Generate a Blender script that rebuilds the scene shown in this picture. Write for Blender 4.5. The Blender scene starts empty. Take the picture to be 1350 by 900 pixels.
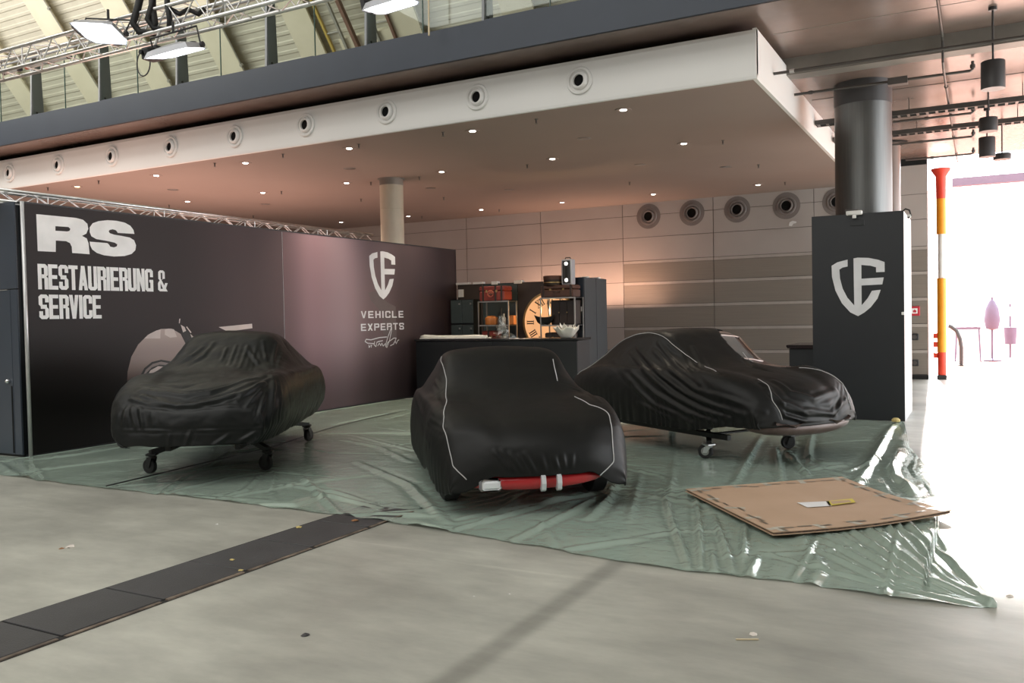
import bpy, bmesh, math, random
import numpy as np
from mathutils import Vector, Matrix, noise
from mathutils.geometry import tessellate_polygon
random.seed(4); rng = np.random.RandomState(4)
S = bpy.context.scene
COL = S.collection
PI = math.pi

# ------------------------------------------------------------------ camera
yaw, pitch, roll, F = math.radians(28.4628), math.radians(-1.579), math.radians(1.143), 1138.07
fw = Vector((-math.sin(yaw)*math.cos(pitch), math.cos(yaw)*math.cos(pitch), math.sin(pitch)))
rt = Vector((math.cos(yaw), math.sin(yaw), 0)); dn = fw.cross(rt)
r2 = math.cos(roll)*rt + math.sin(roll)*dn
d2 = -math.sin(roll)*rt + math.cos(roll)*dn
cam = bpy.data.cameras.new('camera'); cam.sensor_width = 36; cam.lens = F/1350*36
cam.clip_end = 400; cam.clip_start = .05
co = bpy.data.objects.new('camera', cam); COL.objects.link(co)
co.matrix_world = Matrix(((r2.x, -d2.x, -fw.x, 0), (r2.y, -d2.y, -fw.y, 0), (r2.z, -d2.z, -fw.z, 1.6), (0, 0, 0, 1)))
S.camera = co

# ------------------------------------------------------------------ sky, sun, daylight
W = bpy.data.worlds.new('sky'); S.world = W; W.use_nodes = True
bg = W.node_tree.nodes['Background']; bg.inputs[0].default_value = (.93, .97, 1, 1); bg.inputs[1].default_value = 7.5
def lamp(name, kind, loc, rot, energy, color=(1, 1, 1), size=None, sizey=None, spread=None):
    l = bpy.data.lights.new(name, kind); l.energy = energy; l.color = color
    if kind == 'AREA':
        l.shape = 'RECTANGLE'; l.size = size; l.size_y = sizey or size
        if spread: l.spread = math.radians(spread)
    elif kind == 'SUN': l.angle = math.radians(size)
    elif size: l.shadow_soft_size = size
    o = bpy.data.objects.new(name, l); COL.objects.link(o); o.location = loc; o.rotation_euler = [math.radians(a) for a in rot]
    return o
# low sun behind the gate
sd = Vector((.072, -.95, -.315)).normalized()
sun = lamp('sun', 'SUN', (20, 30, 25), (0, 0, 0), 34.0, (1, .94, .86), 4)
sun.rotation_euler = sd.to_track_quat('-Z', 'Y').to_euler()
# daylight of the hall's rooflights, over and behind the viewer, plus an added roof fill
lamp('rooflight', 'AREA', (-7, -1.5, 12.5), (0, 0, 0), 1680, (1, .99, .95), 22, 9)
lamp('roof_fill', 'AREA', (-25, 5, 12.2), (97, 0, 0), 3500, (1, .98, .92), 18, 5)  # added fill with no real source, aimed at the roof slope behind the glass
lamp('rooflight_rear', 'AREA', (-9, -12, 9), (50, 0, 4), 960, (1, .99, .96), 20, 7)

S.view_settings.view_transform = 'Standard'; S.view_settings.look = 'None'
S.view_settings.gamma = 1; S.view_settings.use_curve_mapping = False
S.view_settings.exposure = 0.0
S.cycles.use_denoising = True
S.cycles.max_bounces = 8; S.cycles.transparent_max_bounces = 24; S.cycles.diffuse_bounces = 4
S.cycles.caustics_reflective = False; S.cycles.caustics_refractive = False
S.cycles.sample_clamp_indirect = 6

# ------------------------------------------------------------------ materials
def mat(name, col, rough=.6, metal=0, spec=.5, col2=None, scale=4, bump=0, bscale=60, emit=None, es=0, alpha=1, detail=5, coat=0, stretch=None, sheen=0):
    m = bpy.data.materials.new(name); m.use_nodes = True; nt = m.node_tree; b = nt.nodes['Principled BSDF']
    b.inputs['Base Color'].default_value = (*col, 1); b.inputs['Roughness'].default_value = rough
    b.inputs['Metallic'].default_value = metal; b.inputs['Specular IOR Level'].default_value = spec
    b.inputs['Alpha'].default_value = alpha; b.inputs['Coat Weight'].default_value = coat
    if sheen: b.inputs['Sheen Weight'].default_value = sheen; b.inputs['Sheen Roughness'].default_value = .5
    if emit: b.inputs['Emission Color'].default_value = (*emit, 1); b.inputs['Emission Strength'].default_value = es
    tc = nt.nodes.new('ShaderNodeTexCoord'); mp = nt.nodes.new('ShaderNodeMapping')
    nt.links.new(tc.outputs['Object'], mp.inputs[0])
    if stretch: mp.inputs['Scale'].default_value = stretch
    n = nt.nodes.new('ShaderNodeTexNoise'); n.inputs['Scale'].default_value = scale; n.inputs['Detail'].default_value = detail
    nt.links.new(mp.outputs[0], n.inputs['Vector'])
    r = nt.nodes.new('ShaderNodeValToRGB'); r.color_ramp.elements[0].position = .35; r.color_ramp.elements[1].position = .65
    c2 = col2 or tuple(c*.9 for c in col)
    r.color_ramp.elements[0].color = (*c2, 1); r.color_ramp.elements[1].color = (*col, 1)
    nt.links.new(n.outputs['Fac'], r.inputs[0]); nt.links.new(r.outputs[0], b.inputs['Base Color'])
    if bump:
        n2 = nt.nodes.new('ShaderNodeTexNoise'); n2.inputs['Scale'].default_value = bscale; n2.inputs['Detail'].default_value = 3
        nt.links.new(mp.outputs[0], n2.inputs['Vector'])
        bp = nt.nodes.new('ShaderNodeBump'); bp.inputs['Strength'].default_value = bump; bp.inputs['Distance'].default_value = .02
        nt.links.new(n2.outputs['Fac'], bp.inputs['Height']); nt.links.new(bp.outputs[0], b.inputs['Normal'])
    return m
def floor_mat():
    m = mat('concrete floor', (.455, .455, .40), .42, col2=(.345, .345, .305), scale=.55, detail=8, spec=.45)
    nt = m.node_tree; b = nt.nodes['Principled BSDF']
    N = nt.nodes.new; L = nt.links.new
    tc = [n for n in nt.nodes if n.type == 'TEX_COORD'][0]
    base = b.inputs['Base Color'].links[0].from_socket
    def streak(sc, lo, hi, rot):
        mp = N('ShaderNodeMapping'); mp.inputs['Scale'].default_value = sc; mp.inputs['Rotation'].default_value = (0, 0, rot)
        L(tc.outputs['Object'], mp.inputs[0])
        n = N('ShaderNodeTexNoise'); n.inputs['Scale'].default_value = 1; n.inputs['Detail'].default_value = 6; n.inputs['Roughness'].default_value = .62
        L(mp.outputs[0], n.inputs['Vector'])
        r = N('ShaderNodeMapRange'); r.inputs['From Min'].default_value = .3; r.inputs['From Max'].default_value = .7
        r.inputs['To Min'].default_value = lo; r.inputs['To Max'].default_value = hi
        L(n.outputs['Fac'], r.inputs[0]); return r.outputs[0]
    def mul(a, f):
        x = N('ShaderNodeVectorMath'); x.operation = 'MULTIPLY'; L(a, x.inputs[0]); L(f, x.inputs[1]); return x.outputs[0]
    c = mul(base, streak((.55, 1.2, 1), .70, 1.20, .25))
    c = mul(c, streak((2.6, 6, 1), .88, 1.10, 0))
    # the old joint in the screed, and its stained edges, along X = -2.07
    sx = N('ShaderNodeSeparateXYZ'); L(tc.outputs['Object'], sx.inputs[0])
    d = N('ShaderNodeMath'); d.operation = 'ADD'; d.inputs[1].default_value = 2.07; L(sx.outputs[0], d.inputs[0])
    a = N('ShaderNodeMath'); a.operation = 'ABSOLUTE'; L(d.outputs[0], a.inputs[0])
    r = N('ShaderNodeMapRange'); r.interpolation_type = 'SMOOTHSTEP'; r.inputs['From Min'].default_value = .02; r.inputs['From Max'].default_value = .11
    r.inputs['To Min'].default_value = .68; r.inputs['To Max'].default_value = 1; L(a.outputs[0], r.inputs[0])
    c = mul(c, r.outputs[0])
    # pale scratches
    mp = N('ShaderNodeMapping'); mp.inputs['Rotation'].default_value = (0, 0, -.03); mp.inputs['Scale'].default_value = (.16, 7, 1); L(tc.outputs['Object'], mp.inputs[0])
    n = N('ShaderNodeTexNoise'); n.inputs['Scale'].default_value = 1.3; n.inputs['Detail'].default_value = 3; L(mp.outputs[0], n.inputs['Vector'])
    r = N('ShaderNodeMapRange'); r.inputs['From Min'].default_value = .66; r.inputs['From Max'].default_value = .74; r.inputs['To Min'].default_value = 1; r.inputs['To Max'].default_value = 1.16
    L(n.outputs['Fac'], r.inputs[0]); c = mul(c, r.outputs[0])
    L(c, b.inputs['Base Color'])
    n = N('ShaderNodeMapRange'); n.inputs['To Min'].default_value = .30; n.inputs['To Max'].default_value = .5
    L(streak((1.2, 1.2, 1), 0, 1, .4), n.inputs[0]); L(n.outputs[0], b.inputs['Roughness'])
    return m
def film_mat():
    m = bpy.data.materials.new('clear plastic film'); m.use_nodes = True; nt = m.node_tree; N = nt.nodes.new; L = nt.links.new
    nt.nodes.remove(nt.nodes['Principled BSDF']); out = nt.nodes['Material Output']
    t = N('ShaderNodeBsdfTransparent'); t.inputs[0].default_value = (.86, .92, .88, 1)
    d = N('ShaderNodeBsdfDiffuse'); d.inputs[0].default_value = (.52, .655, .565, 1)
    g = N('ShaderNodeBsdfGlossy'); g.inputs[0].default_value = (.93, .98, .95, 1); g.inputs['Roughness'].default_value = .10
    tc = N('ShaderNodeTexCoord'); n = N('ShaderNodeTexNoise'); n.inputs['Scale'].default_value = 9; n.inputs['Detail'].default_value = 4; n.inputs['Distortion'].default_value = .8
    L(tc.outputs['Object'], n.inputs['Vector'])
    bp = N('ShaderNodeBump'); bp.inputs['Strength'].default_value = .22; bp.inputs['Distance'].default_value = .03; L(n.outputs['Fac'], bp.inputs['Height'])
    L(bp.outputs[0], g.inputs['Normal'])
    lw = N('ShaderNodeFresnel'); lw.inputs[0].default_value = 1.46; L(bp.outputs[0], lw.inputs['Normal'])
    mx = N('ShaderNodeMixShader'); mx.inputs[0].default_value = .50; L(t.outputs[0], mx.inputs[1]); L(d.outputs[0], mx.inputs[2])
    m2 = N('ShaderNodeMixShader'); L(lw.outputs[0], m2.inputs[0]); L(mx.outputs[0], m2.inputs[1]); L(g.outputs[0], m2.inputs[2])
    L(m2.outputs[0], out.inputs[0]); return m
def glass_mat(name, tint, refl=.12, rough=.02):
    m = bpy.data.materials.new(name); m.use_nodes = True; nt = m.node_tree; N = nt.nodes.new; L = nt.links.new
    nt.nodes.remove(nt.nodes['Principled BSDF']); out = nt.nodes['Material Output']
    t = N('ShaderNodeBsdfTransparent'); t.inputs[0].default_value = (*tint, 1)
    g = N('ShaderNodeBsdfGlossy'); g.inputs['Roughness'].default_value = rough; g.inputs[0].default_value = (.95, 1, .98, 1)
    mx = N('ShaderNodeMixShader'); mx.inputs[0].default_value = refl; L(t.outputs[0], mx.inputs[1]); L(g.outputs[0], mx.inputs[2]); L(mx.outputs[0], out.inputs[0])
    return m
def print_mat(name, a, b, axis, lo, hi, rough=.5, mid=None, fade=None):
    """a printed gradient along one object axis (print on a banner)"""
    m = mat(name, a, rough, spec=.3); nt = m.node_tree; N = nt.nodes.new; L = nt.links.new
    tc = [n for n in nt.nodes if n.type == 'TEX_COORD'][0]; s = N('ShaderNodeSeparateXYZ'); L(tc.outputs['Object'], s.inputs[0])
    r = N('ShaderNodeMapRange'); r.inputs['From Min'].default_value = lo; r.inputs['From Max'].default_value = hi; L(s.outputs[axis], r.inputs[0])
    c = N('ShaderNodeValToRGB'); c.color_ramp.interpolation = 'EASE'; c.color_ramp.elements[0].color = (*a, 1); c.color_ramp.elements[1].color = (*b, 1)
    for p, cc in (mid or []):
        e = c.color_ramp.elements.new(p); e.color = (*cc, 1)
    L(r.outputs[0], c.inputs[0]); o = c.outputs[0]
    if fade:  # darker low down: dark print plus some light falloff put into the colour
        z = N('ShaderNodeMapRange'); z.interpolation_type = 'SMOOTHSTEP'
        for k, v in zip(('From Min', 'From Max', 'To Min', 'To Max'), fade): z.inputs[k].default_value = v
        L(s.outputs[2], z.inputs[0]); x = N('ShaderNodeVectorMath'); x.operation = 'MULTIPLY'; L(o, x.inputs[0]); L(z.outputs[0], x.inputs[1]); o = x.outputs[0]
    L(o, nt.nodes['Principled BSDF'].inputs['Base Color']); return m

M = {}
M['floor'] = floor_mat()
M['film'] = film_mat()
M['plate'] = mat('charcoal channel plate', (.050, .050, .054), .55, col2=(.036, .036, .039), scale=2.5, bump=.15, bscale=90)
M['rust_edge'] = mat('worn wooden edge strip', (.20, .155, .115), .8, col2=(.06, .045, .035), scale=9)
M['dirt'] = mat('channel dirt', (.02, .018, .016), .95)
M['conc'] = mat('cast concrete', (.225, .165, .142), .25, col2=(.155, .113, .098), scale=.9, detail=8, spec=.5, bump=.05, bscale=14)
M['conc_beam'] = mat('dark concrete beam', (.22, .20, .18), .5, col2=(.17, .155, .14), scale=2)
M['conc_col'] = mat('fair-faced concrete', (.52, .47, .38), .6, col2=(.42, .38, .30), scale=3, bump=.1, bscale=20, stretch=(1, 1, .35))
M['soffit'] = mat('plaster ceiling', (.30, .235, .208), .75, col2=(.28, .22, .195), scale=.5)
M['soffit_white'] = mat('white lacquered edge', (.80, .79, .77), .42, col2=(.78, .77, .75), scale=.8)
M['white'] = mat('white plastic', (.78, .77, .75), .4)
M['black'] = mat('black', (.008, .008, .008), .6)
M['hole'] = mat('dark opening', (.004, .004, .004), .9)
M['beam'] = mat('blue-grey painted steel', (.028, .039, .060), .42, col2=(.025, .035, .054), scale=1.5)
M['post'] = mat('blue-grey post', (.27, .285, .30), .45)
M['glass'] = glass_mat('balustrade glass', (.84, .88, .86), .05)
M['glass_edge'] = mat('green glass edge', (.10, .17, .15), .2)
M['roof'] = mat('beige roof deck', (.60, .57, .47), .6, col2=(.54, .51, .42), scale=2)
M['rib'] = mat('cream roof beam', (.74, .69, .54), .55, col2=(.70, .65, .5), scale=2)
M['panel'] = mat('grey-beige cladding', (.40, .36, .335), .4, col2=(.375, .335, .31), scale=1)
M['louvre'] = mat('taupe fine louvre', (.235, .205, .175), .45, col2=(.215, .187, .16), scale=60, stretch=(.02, .02, 1))
M['strip'] = mat('pale reveal strip', (.42, .375, .34), .45)
M['joint'] = mat('dark joint', (.10, .085, .08), .8)
M['nozzle_dark'] = mat('taupe nozzle', (.19, .165, .155), .4)
M['steel'] = mat('brushed stainless steel', (.17, .173, .17), .44, metal=1, col2=(.145, .148, .145), scale=40, stretch=(1, 1, .03))
M['alu'] = mat('aluminium', (.80, .80, .79), .30, metal=1, col2=(.70, .70, .70), scale=12)
M['alu_dull'] = mat('dull aluminium', (.45, .44, .42), .42, metal=1)
M['galv'] = mat('galvanised pipe', (.10, .09, .085), .45, metal=.4)
M['banner_dark'] = None
M['pole_alu'] = mat('silver frame profile', (.62, .62, .62), .35, metal=.6)
M['cab_blue'] = mat('dark blue-grey laminate', (.052, .066, .090), .30, spec=.8, col2=(.048, .061, .083), scale=1)
M['cab_dark'] = mat('black-blue laminate', (.0075, .0090, .0110), .42, col2=(.0065, .0080, .0098), scale=2)
M['cab_grey'] = mat('charcoal grey laminate', (.040, .045, .050), .5)
M['box_side'] = mat('panel end with painted daylight', (.55, .55, .57), .5)  # pale tone puts the outdoor light on this end into its colour
M['ink_white'] = mat('white print', (.95, .94, .93), .5, spec=.3)
M['ink_grey'] = mat('pale grey print', (.70, .70, .72), .5, spec=.3)
M['cover'] = mat('black stretch fabric', (.0074, .0077, .0073), .50, col2=(.0066, .0069, .0065), scale=6, spec=.26, bump=.03, bscale=22)
M['cover_matt'] = mat('black loose fabric', (.0056, .0068, .0066), .44, col2=(.0048, .0060, .0058), scale=6, spec=.30, bump=.05, bscale=16)
M['piping'] = mat('pale grey piping', (.50, .50, .50), .5)
M['red'] = mat('red car paint', (.46, .022, .026), .25, coat=.5)
M['chrome'] = mat('chrome', (.86, .86, .87), .12, metal=1)
M['lamp_glass'] = mat('clear lamp glass', (.80, .82, .84), .12, spec=.8)
M['shield'] = mat('bright overrider', (.80, .83, .86), .22, metal=.35)
M['tyre'] = mat('black tyre', (.012, .012, .012), .75)
M['rusty'] = mat('bare brown bodywork', (.065, .036, .028), .40, col2=(.12, .085, .075), scale=3, metal=.2)
M['primer'] = mat('grey bare metal', (.42, .37, .35), .35, metal=.6, col2=(.28, .17, .13), scale=3)
M['screen'] = glass_mat('windscreen', (.75, .76, .76), .25, .06)
M['dolly'] = mat('black dolly steel', (.012, .012, .012), .5)
M['card'] = mat('brown cardboard', (.47, .32, .215), .8, col2=(.43, .29, .19), scale=1.6)
M['card_edge'] = mat('cut cardboard edge', (.20, .13, .085), .9, col2=(.06, .045, .035), scale=30)
M['tape'] = mat('translucent brown tape', (.66, .62, .53), .25, col2=(.56, .50, .40), scale=12)
M['tape_dark'] = mat('torn tape', (.22, .18, .13), .4, col2=(.13, .105, .075), scale=14)
M['paper'] = mat('white paper', (.78, .77, .76), .7)
M['paper_pink'] = mat('crumpled tissue', (.72, .66, .60), .8)
M['yellow'] = mat('yellow label', (.62, .50, .06), .6)
M['leaf'] = mat('dry leaf', (.30, .14, .06), .8)
M['wood_chip'] = mat('yellow chip', (.55, .44, .17), .8)
M['trunk_red'] = mat('oxblood leather', (.24, .040, .028), .4, col2=(.17, .026, .02), scale=5, bump=.1)
M['leather'] = mat('brown leather', (.085, .036, .022), .42, col2=(.055, .024, .016), scale=5, bump=.1)
M['leather_dark'] = mat('dark brown leather', (.030, .019, .015), .45)
M['brass'] = mat('brass', (.55, .40, .18), .3, metal=1)
M['emblem'] = mat('orange-red print', (.62, .16, .10), .6)
M['clock'] = mat('backlit clock face', (.75, .60, .45), .6, emit=(1, .66, .38), es=0.3)
M['porcelain'] = mat('white porcelain', (.80, .78, .70), .35)
M['orange'] = mat('orange lacquer', (.60, .20, .05), .4)
M['bag'] = glass_mat('clear bag', (.86, .84, .82), .10, .25)
M['lens_w'] = mat('lit lens', (1, 1, 1), .4, emit=(1, .93, .84), es=14)
M['lens_small'] = mat('lit small lens', (1, 1, 1), .4, emit=(1, .93, .84), es=3)
M['lens_flood'] = mat('lit flood lens', (1, 1, 1), .4, emit=(.93, .97, 1), es=5)
M['lens_warm'] = mat('lit warm lens', (1, 1, 1), .4, emit=(1, .62, .25), es=10)
M['lamp_body'] = mat('grey lamp body', (.42, .43, .46), .4, metal=.3)
M['lamp_dark'] = mat('dark lamp body', (.03, .03, .033), .5)
M['pend'] = mat('anthracite pendant', (.045, .043, .045), .45)
M['yel_rail'] = mat('yellow rail', (.55, .40, .10), .5)
M['brown_rail'] = mat('brown rail', (.23, .13, .095), .55)
M['grey_rail'] = mat('grey rail', (.36, .35, .31), .5)
M['cream'] = mat('cream rod', (.72, .60, .40), .5)
M['post_red'] = mat('red warning paint', (.75, .05, .02), .5)
M['post_yel'] = mat('orange-yellow warning paint', (.85, .32, .01), .5)
M['sign_red'] = mat('red sign', (.55, .03, .05), .5)
M['yard'] = mat('paving tinted for pink bounce', (.66, .33, .245), .8, col2=(.60, .30, .22), scale=.6)  # red tint added so the sunlit ground throws pink light on the ceilings
M['purple'] = mat('purple-grey', (.10, .07, .12), .6)
M['outwall'] = mat('pale facade', (.75, .74, .72), .7)
M['shell'] = mat('hall lining', (.42, .40, .37), .8)
M['teal'] = mat('teal-grey glass panel', (.055, .070, .072), .22)
M['brownpanel'] = mat('brown-grey panel', (.060, .045, .038), .4)

# ------------------------------------------------------------------ mesh helpers
class MB:
    def __init__(s): s.v = []; s.f = []
    def add(s, vs, fs):
        o = len(s.v); s.v += [tuple(map(float, p)) for p in vs]; s.f += [tuple(o+i for i in f) for f in fs]; return s
    def box(s, x0, x1, y0, y1, z0, z1):
        return s.add([(x0,y0,z0),(x1,y0,z0),(x1,y1,z0),(x0,y1,z0),(x0,y0,z1),(x1,y0,z1),(x1,y1,z1),(x0,y1,z1)],
                     [(3,2,1,0),(4,5,6,7),(0,1,5,4),(1,2,6,5),(2,3,7,6),(3,0,4,7)])
    def bbox(s, x0, x1, y0, y1, z0, z1, b=.01):
        """box with chamfered edges"""
        vs = []; 
        for z, i in ((z0, b), (z0+b, 0), (z1-b, 0), (z1, b)):
            a0, a1, c0, c1 = x0+i, x1-i, y0+i, y1-i
            vs += [(a0+b,c0,z),(a1-b,c0,z),(a1,c0+b,z),(a1,c1-b,z),(a1-b,c1,z),(a0+b,c1,z),(a0,c1-b,z),(a0,c0+b,z)]
        fs = [tuple(range(7,-1,-1)), tuple(range(24,32))]
        for k in range(3):
            for j in range(8): fs.append((k*8+j, k*8+(j+1)%8, (k+1)*8+(j+1)%8, (k+1)*8+j))
        return s.add(vs, fs)
    def obox(s, c, ax, h):
        c = Vector(c); a = [Vector(x).normalized()*k for x, k in zip(ax, h)]
        vs = [c+a[0]*i+a[1]*j+a[2]*k for k in (-1,1) for i, j in ((-1,-1),(1,-1),(1,1),(-1,1))]
        return s.add(vs, [(3,2,1,0),(4,5,6,7),(0,1,5,4),(1,2,6,5),(2,3,7,6),(3,0,4,7)])
    def tube(s, pts, r, n=8, cap=True):
        pts = [Vector(p) for p in pts]; R = r if isinstance(r, (list, tuple)) else [r]*len(pts)
        rings = []; up = None
        for i, p in enumerate(pts):
            d = (pts[min(i+1, len(pts)-1)] - pts[max(i-1, 0)])
            d = d.normalized() if d.length > 1e-9 else Vector((0,0,1))
            if up is None:
                up = Vector((0,0,1)) if abs(d.z) < .9 else Vector((1,0,0))
            u = (up - d*up.dot(d)); u = u.normalized() if u.length > 1e-6 else d.orthogonal().normalized()
            up = u; w = d.cross(u)
            rings.append([p + (u*math.cos(2*PI*k/n) + w*math.sin(2*PI*k/n))*R[i] for k in range(n)])
        vs = [v for r_ in rings for v in r_]; fs = []
        for i in range(len(rings)-1):
            for k in range(n): fs.append((i*n+k, i*n+(k+1)%n, (i+1)*n+(k+1)%n, (i+1)*n+k))
        if cap: fs += [tuple(range(n-1,-1,-1)), tuple((len(rings)-1)*n+k for k in range(n))]
        return s.add(vs, fs)
    def lathe(s, prof, c, axis=(0,0,1), n=20, closed=False):
        """prof: (radius, height along axis)"""
        c = Vector(c); d = Vector(axis).normalized(); u = d.orthogonal().normalized(); w = d.cross(u)
        vs = []; fs = []
        for r, h in prof:
            for k in range(n): vs.append(c + d*h + (u*math.cos(2*PI*k/n)+w*math.sin(2*PI*k/n))*max(r, 1e-4))
        for i in range(len(prof)-1):
            for k in range(n): fs.append((i*n+k, i*n+(k+1)%n, (i+1)*n+(k+1)%n, (i+1)*n+k))
        if not closed:
            if prof[0][0] > 1e-3: fs.append(tuple(range(n-1,-1,-1)))
            if prof[-1][0] > 1e-3: fs.append(tuple((len(prof)-1)*n+k for k in range(n)))
        return s.add(vs, fs)
    def poly(s, loops, fn):
        """flat tessellated polygon; loops of 2D points (first outer, rest holes); fn maps 2D to 3D"""
        L = [[Vector((p[0], p[1], 0)) for p in l] for l in loops]; flat = [p for l in L for p in l]
        return s.add([fn(p.x, p.y) for p in flat], [tuple(t) for t in tessellate_polygon(L)])
    def prism(s, pts, fn, d):
        """pts 2D outline; fn(x,y,depth) -> 3D; extruded solid"""
        n = len(pts); L = [[Vector((p[0], p[1], 0)) for p in pts]]; t = [tuple(x) for x in tessellate_polygon(L)]
        vs = [fn(p[0], p[1], 0) for p in pts] + [fn(p[0], p[1], d) for p in pts]
        fs = t + [tuple(n+i for i in reversed(x)) for x in t] + [(i, (i+1)%n, n+(i+1)%n, n+i) for i in range(n)]
        return s.add(vs, fs)
    def build(s, name, m, parent=None, smooth=False, world=False, fix=True):
        me = bpy.data.meshes.new(name); vs = s.v
        if world and parent is not None:
            p = parent
            inv = p.matrix_basis.inverted()
            if p.parent: inv = inv @ p.parent.matrix_basis.inverted()
            vs = [tuple(inv @ Vector(v)) for v in vs]
        me.from_pydata(vs, [], s.f); me.validate()
        if fix:
            bm = bmesh.new(); bm.from_mesh(me); bmesh.ops.recalc_face_normals(bm, faces=bm.faces); bm.to_mesh(me); bm.free()
        if smooth:
            me.polygons.foreach_set('use_smooth', [True]*len(me.polygons))
            if smooth is not True: me.set_sharp_from_angle(angle=math.radians(smooth))
        me.materials.append(m); o = bpy.data.objects.new(name, me); COL.objects.link(o)
        if parent is not None: o.parent = parent
        return o
def tag(o, label=None, cat=None, group=None, kind=None):
    for k, v in (('label', label), ('category', cat), ('group', group), ('kind', kind)):
        if v: o[k] = v
    return o
def thing(name, loc=(0,0,0), rz=0, label=None, cat=None, group=None, kind=None):
    o = bpy.data.objects.new(name, None); COL.objects.link(o); o.empty_display_size = .1
    o.matrix_basis = Matrix.Translation(loc) @ Matrix.Rotation(rz, 4, 'Z')
    return tag(o, label, cat, group, kind)
def struct(o, label=None): o['kind'] = 'structure'; return tag(o, label)
def dup(root, loc, rz=None, label=None, group=None):
    c = root.copy(); COL.objects.link(c)
    c.matrix_basis = Matrix.Translation(loc) @ Matrix.Rotation(root.rotation_euler.z if rz is None else rz, 4, 'Z')
    for ch in list(root.children):
        k = ch.copy(); COL.objects.link(k); k.parent = c
        for g in ch.children:
            q = g.copy(); COL.objects.link(q); q.parent = k
    return tag(c, label, None, group)
def inst(o, name, parent, mtx, m=None):
    """another object on the same mesh"""
    k = bpy.data.objects.new(name, o.data); COL.objects.link(k); k.parent = parent; k.matrix_basis = mtx; return k
# ================================================================== THE SETTING
YB = 21.85
f = struct(MB().box(-32, 9, -18, YB+.3, -.25, 0).build('floor', M['floor']), 'grey-beige worn concrete hall floor with an old dark joint')
# channel cover plates set in the floor
MB().box(-4.70, -4.13, -1.2, 6.1, .0005, .003).build('channel_bed', M['dirt'], f)
for k in range(12):
    y0 = 2.75 + .633*(k-5)
    if y0 > 5.9: break
    o = MB().bbox(-4.675, -4.168, y0+.006, min(y0+.627, 6.1), .002, .009 + .003*rng.rand(), .003).build('cover_plate', M['plate'], f)
    MB().box(-4.160, -4.135, y0+.01, y0+.60, .002, .008+.004*rng.rand()).build('edge_strip', M['rust_edge'], f)
yard = struct(MB().box(-60, 90, YB+.3, 140, -.3, -.02).build('pavement', M['yard']), 'sunlit paving tinted for pink bounce outside the gate')

# back wall and its cladding
wb = struct(MB().box(-32, -1.04, YB+.02, YB+.3, 0, 5.3).build('wall_back', M['joint']), 'grey-beige clad back wall with taupe louvre panels')
MB().box(-1.6, -1.04, YB-.012, YB+.02, 4.90, 5.05).build('air_slot', M['hole'], wb)
xs = [-1.04] + [-3.5-2.45*k for k in range(8)]
rows = [.11, .675, 1.277, 1.877, 2.476, 3.045, 3.657, 4.234, 4.90]
cache = {}
for i in range(len(xs)-1):
    x1, x0 = xs[i]-.008, xs[i+1]+.008; lv = xs[i] > -8.4
    for j in range(len(rows)-1):
        z0, z1 = rows[j]+.006, rows[j+1]-.006
        if lv and j < 5:
            MB().box(x0, x1, YB, YB+.02, z0, z1-.075).build('louvre_panel', M['louvre'], wb)
            MB().box(x0, x1, YB-.012, YB+.02, z1-.07, z1).build('reveal_strip', M['strip'], wb)
        else: MB().box(x0, x1, YB-.004, YB+.02, z0, z1).build('wall_panel', M['panel'], wb)
struct(MB().box(-32, -1.03, YB-.03, YB+.02, 0, .10).build('baseboard_back', M['black']), 'black base strip of the back wall')

def nozzle(c, r, m, ax, label, group, face, ho=.40):
    """round jet nozzle on a wall: flange ring, swivel cup, dark mouth"""
    t = thing('air_nozzle', c, 0, label, 'air nozzle', group)
    a = Vector(ax)
    MB().lathe([(r*.68, 0), (r*.98, 0), (r, .014), (r*.95, .030), (r*.80, .032), (r*.71, .006)], (0,0,0), a, 28).build('flange', m, t, 40)
    tilt = Vector((a.x-.10, a.y, a.z+.01)).normalized()
    MB().lathe([(r*.69, -.02), (r*.67, .018), (r*.60, .044), (r*(ho+.10), .056), (r*(ho+.03), .052), (r*ho, .024)], (0,0,0), tilt, 28).build('swivel_cup', m, t, 50)
    MB().lathe([(1e-4, .0245), (r*(ho+.01), .0245)], (0,0,0), tilt, 24).build('mouth', M['hole'], t)
    if face:
        MB().lathe([(r*1.0, 0), (r*1.38, 0), (r*1.40, .006), (r*1.02, .010)], (0,0,0), a, 28).build('wall_rosette', M['nozzle_dark'], t, 40)
    return t
place = ['leftmost', 'second from left', 'third from left', 'fourth from left', 'fifth from left']
for k, x in enumerate([-7.67, -6.50, -5.34, -4.14, -2.98]):
    nozzle((x, YB-.005, 4.20), .235, M['nozzle_dark'], (0,-1,0),
           'dark taupe round air nozzle on the back wall, ' + (place[k] if k < 4 else 'rightmost, half behind the grey column'), 'nozzles on the back wall', True, .50)

# ceiling of the low bay, with its white edge
ce = struct(thing('ceiling'), 'low plaster ceiling with white edge under the concrete gallery')
SX, SY = -2.465, 11.165
MB().box(-32, SX-.02, SY+.02, YB+.02, 4.56, 4.62).build('soffit', M['soffit'], ce)
prof = [(SY+.10, 5.20), (SY+.03, 5.185), (SY+.008, 5.13), (SY, 5.0), (SY-.002, 4.8), (SY, 4.60), (SY+.006, 4.563), (SY+.03, 4.555), (SY+.03, 4.62), (SY+.1, 4.62)]
MB().prism(prof, lambda y, z, d: (-32+(SX+32)*d, y, z), 1).build('soffit_front', M['soffit_white'], ce)
MB().box(SX-.05, SX, SY+.02, YB+.02, 4.557, 5.20).build('soffit_side', M['soffit_white'], ce)
MB().box(-32, SX-.05, SY+.1, YB, 5.16, 5.20).build('soffit_top', M['hole'], ce)
MB().box(-32, 9, 10.64, 13.12, 5.30, 5.76).build('gallery_slab', M['conc'], ce)
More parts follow.
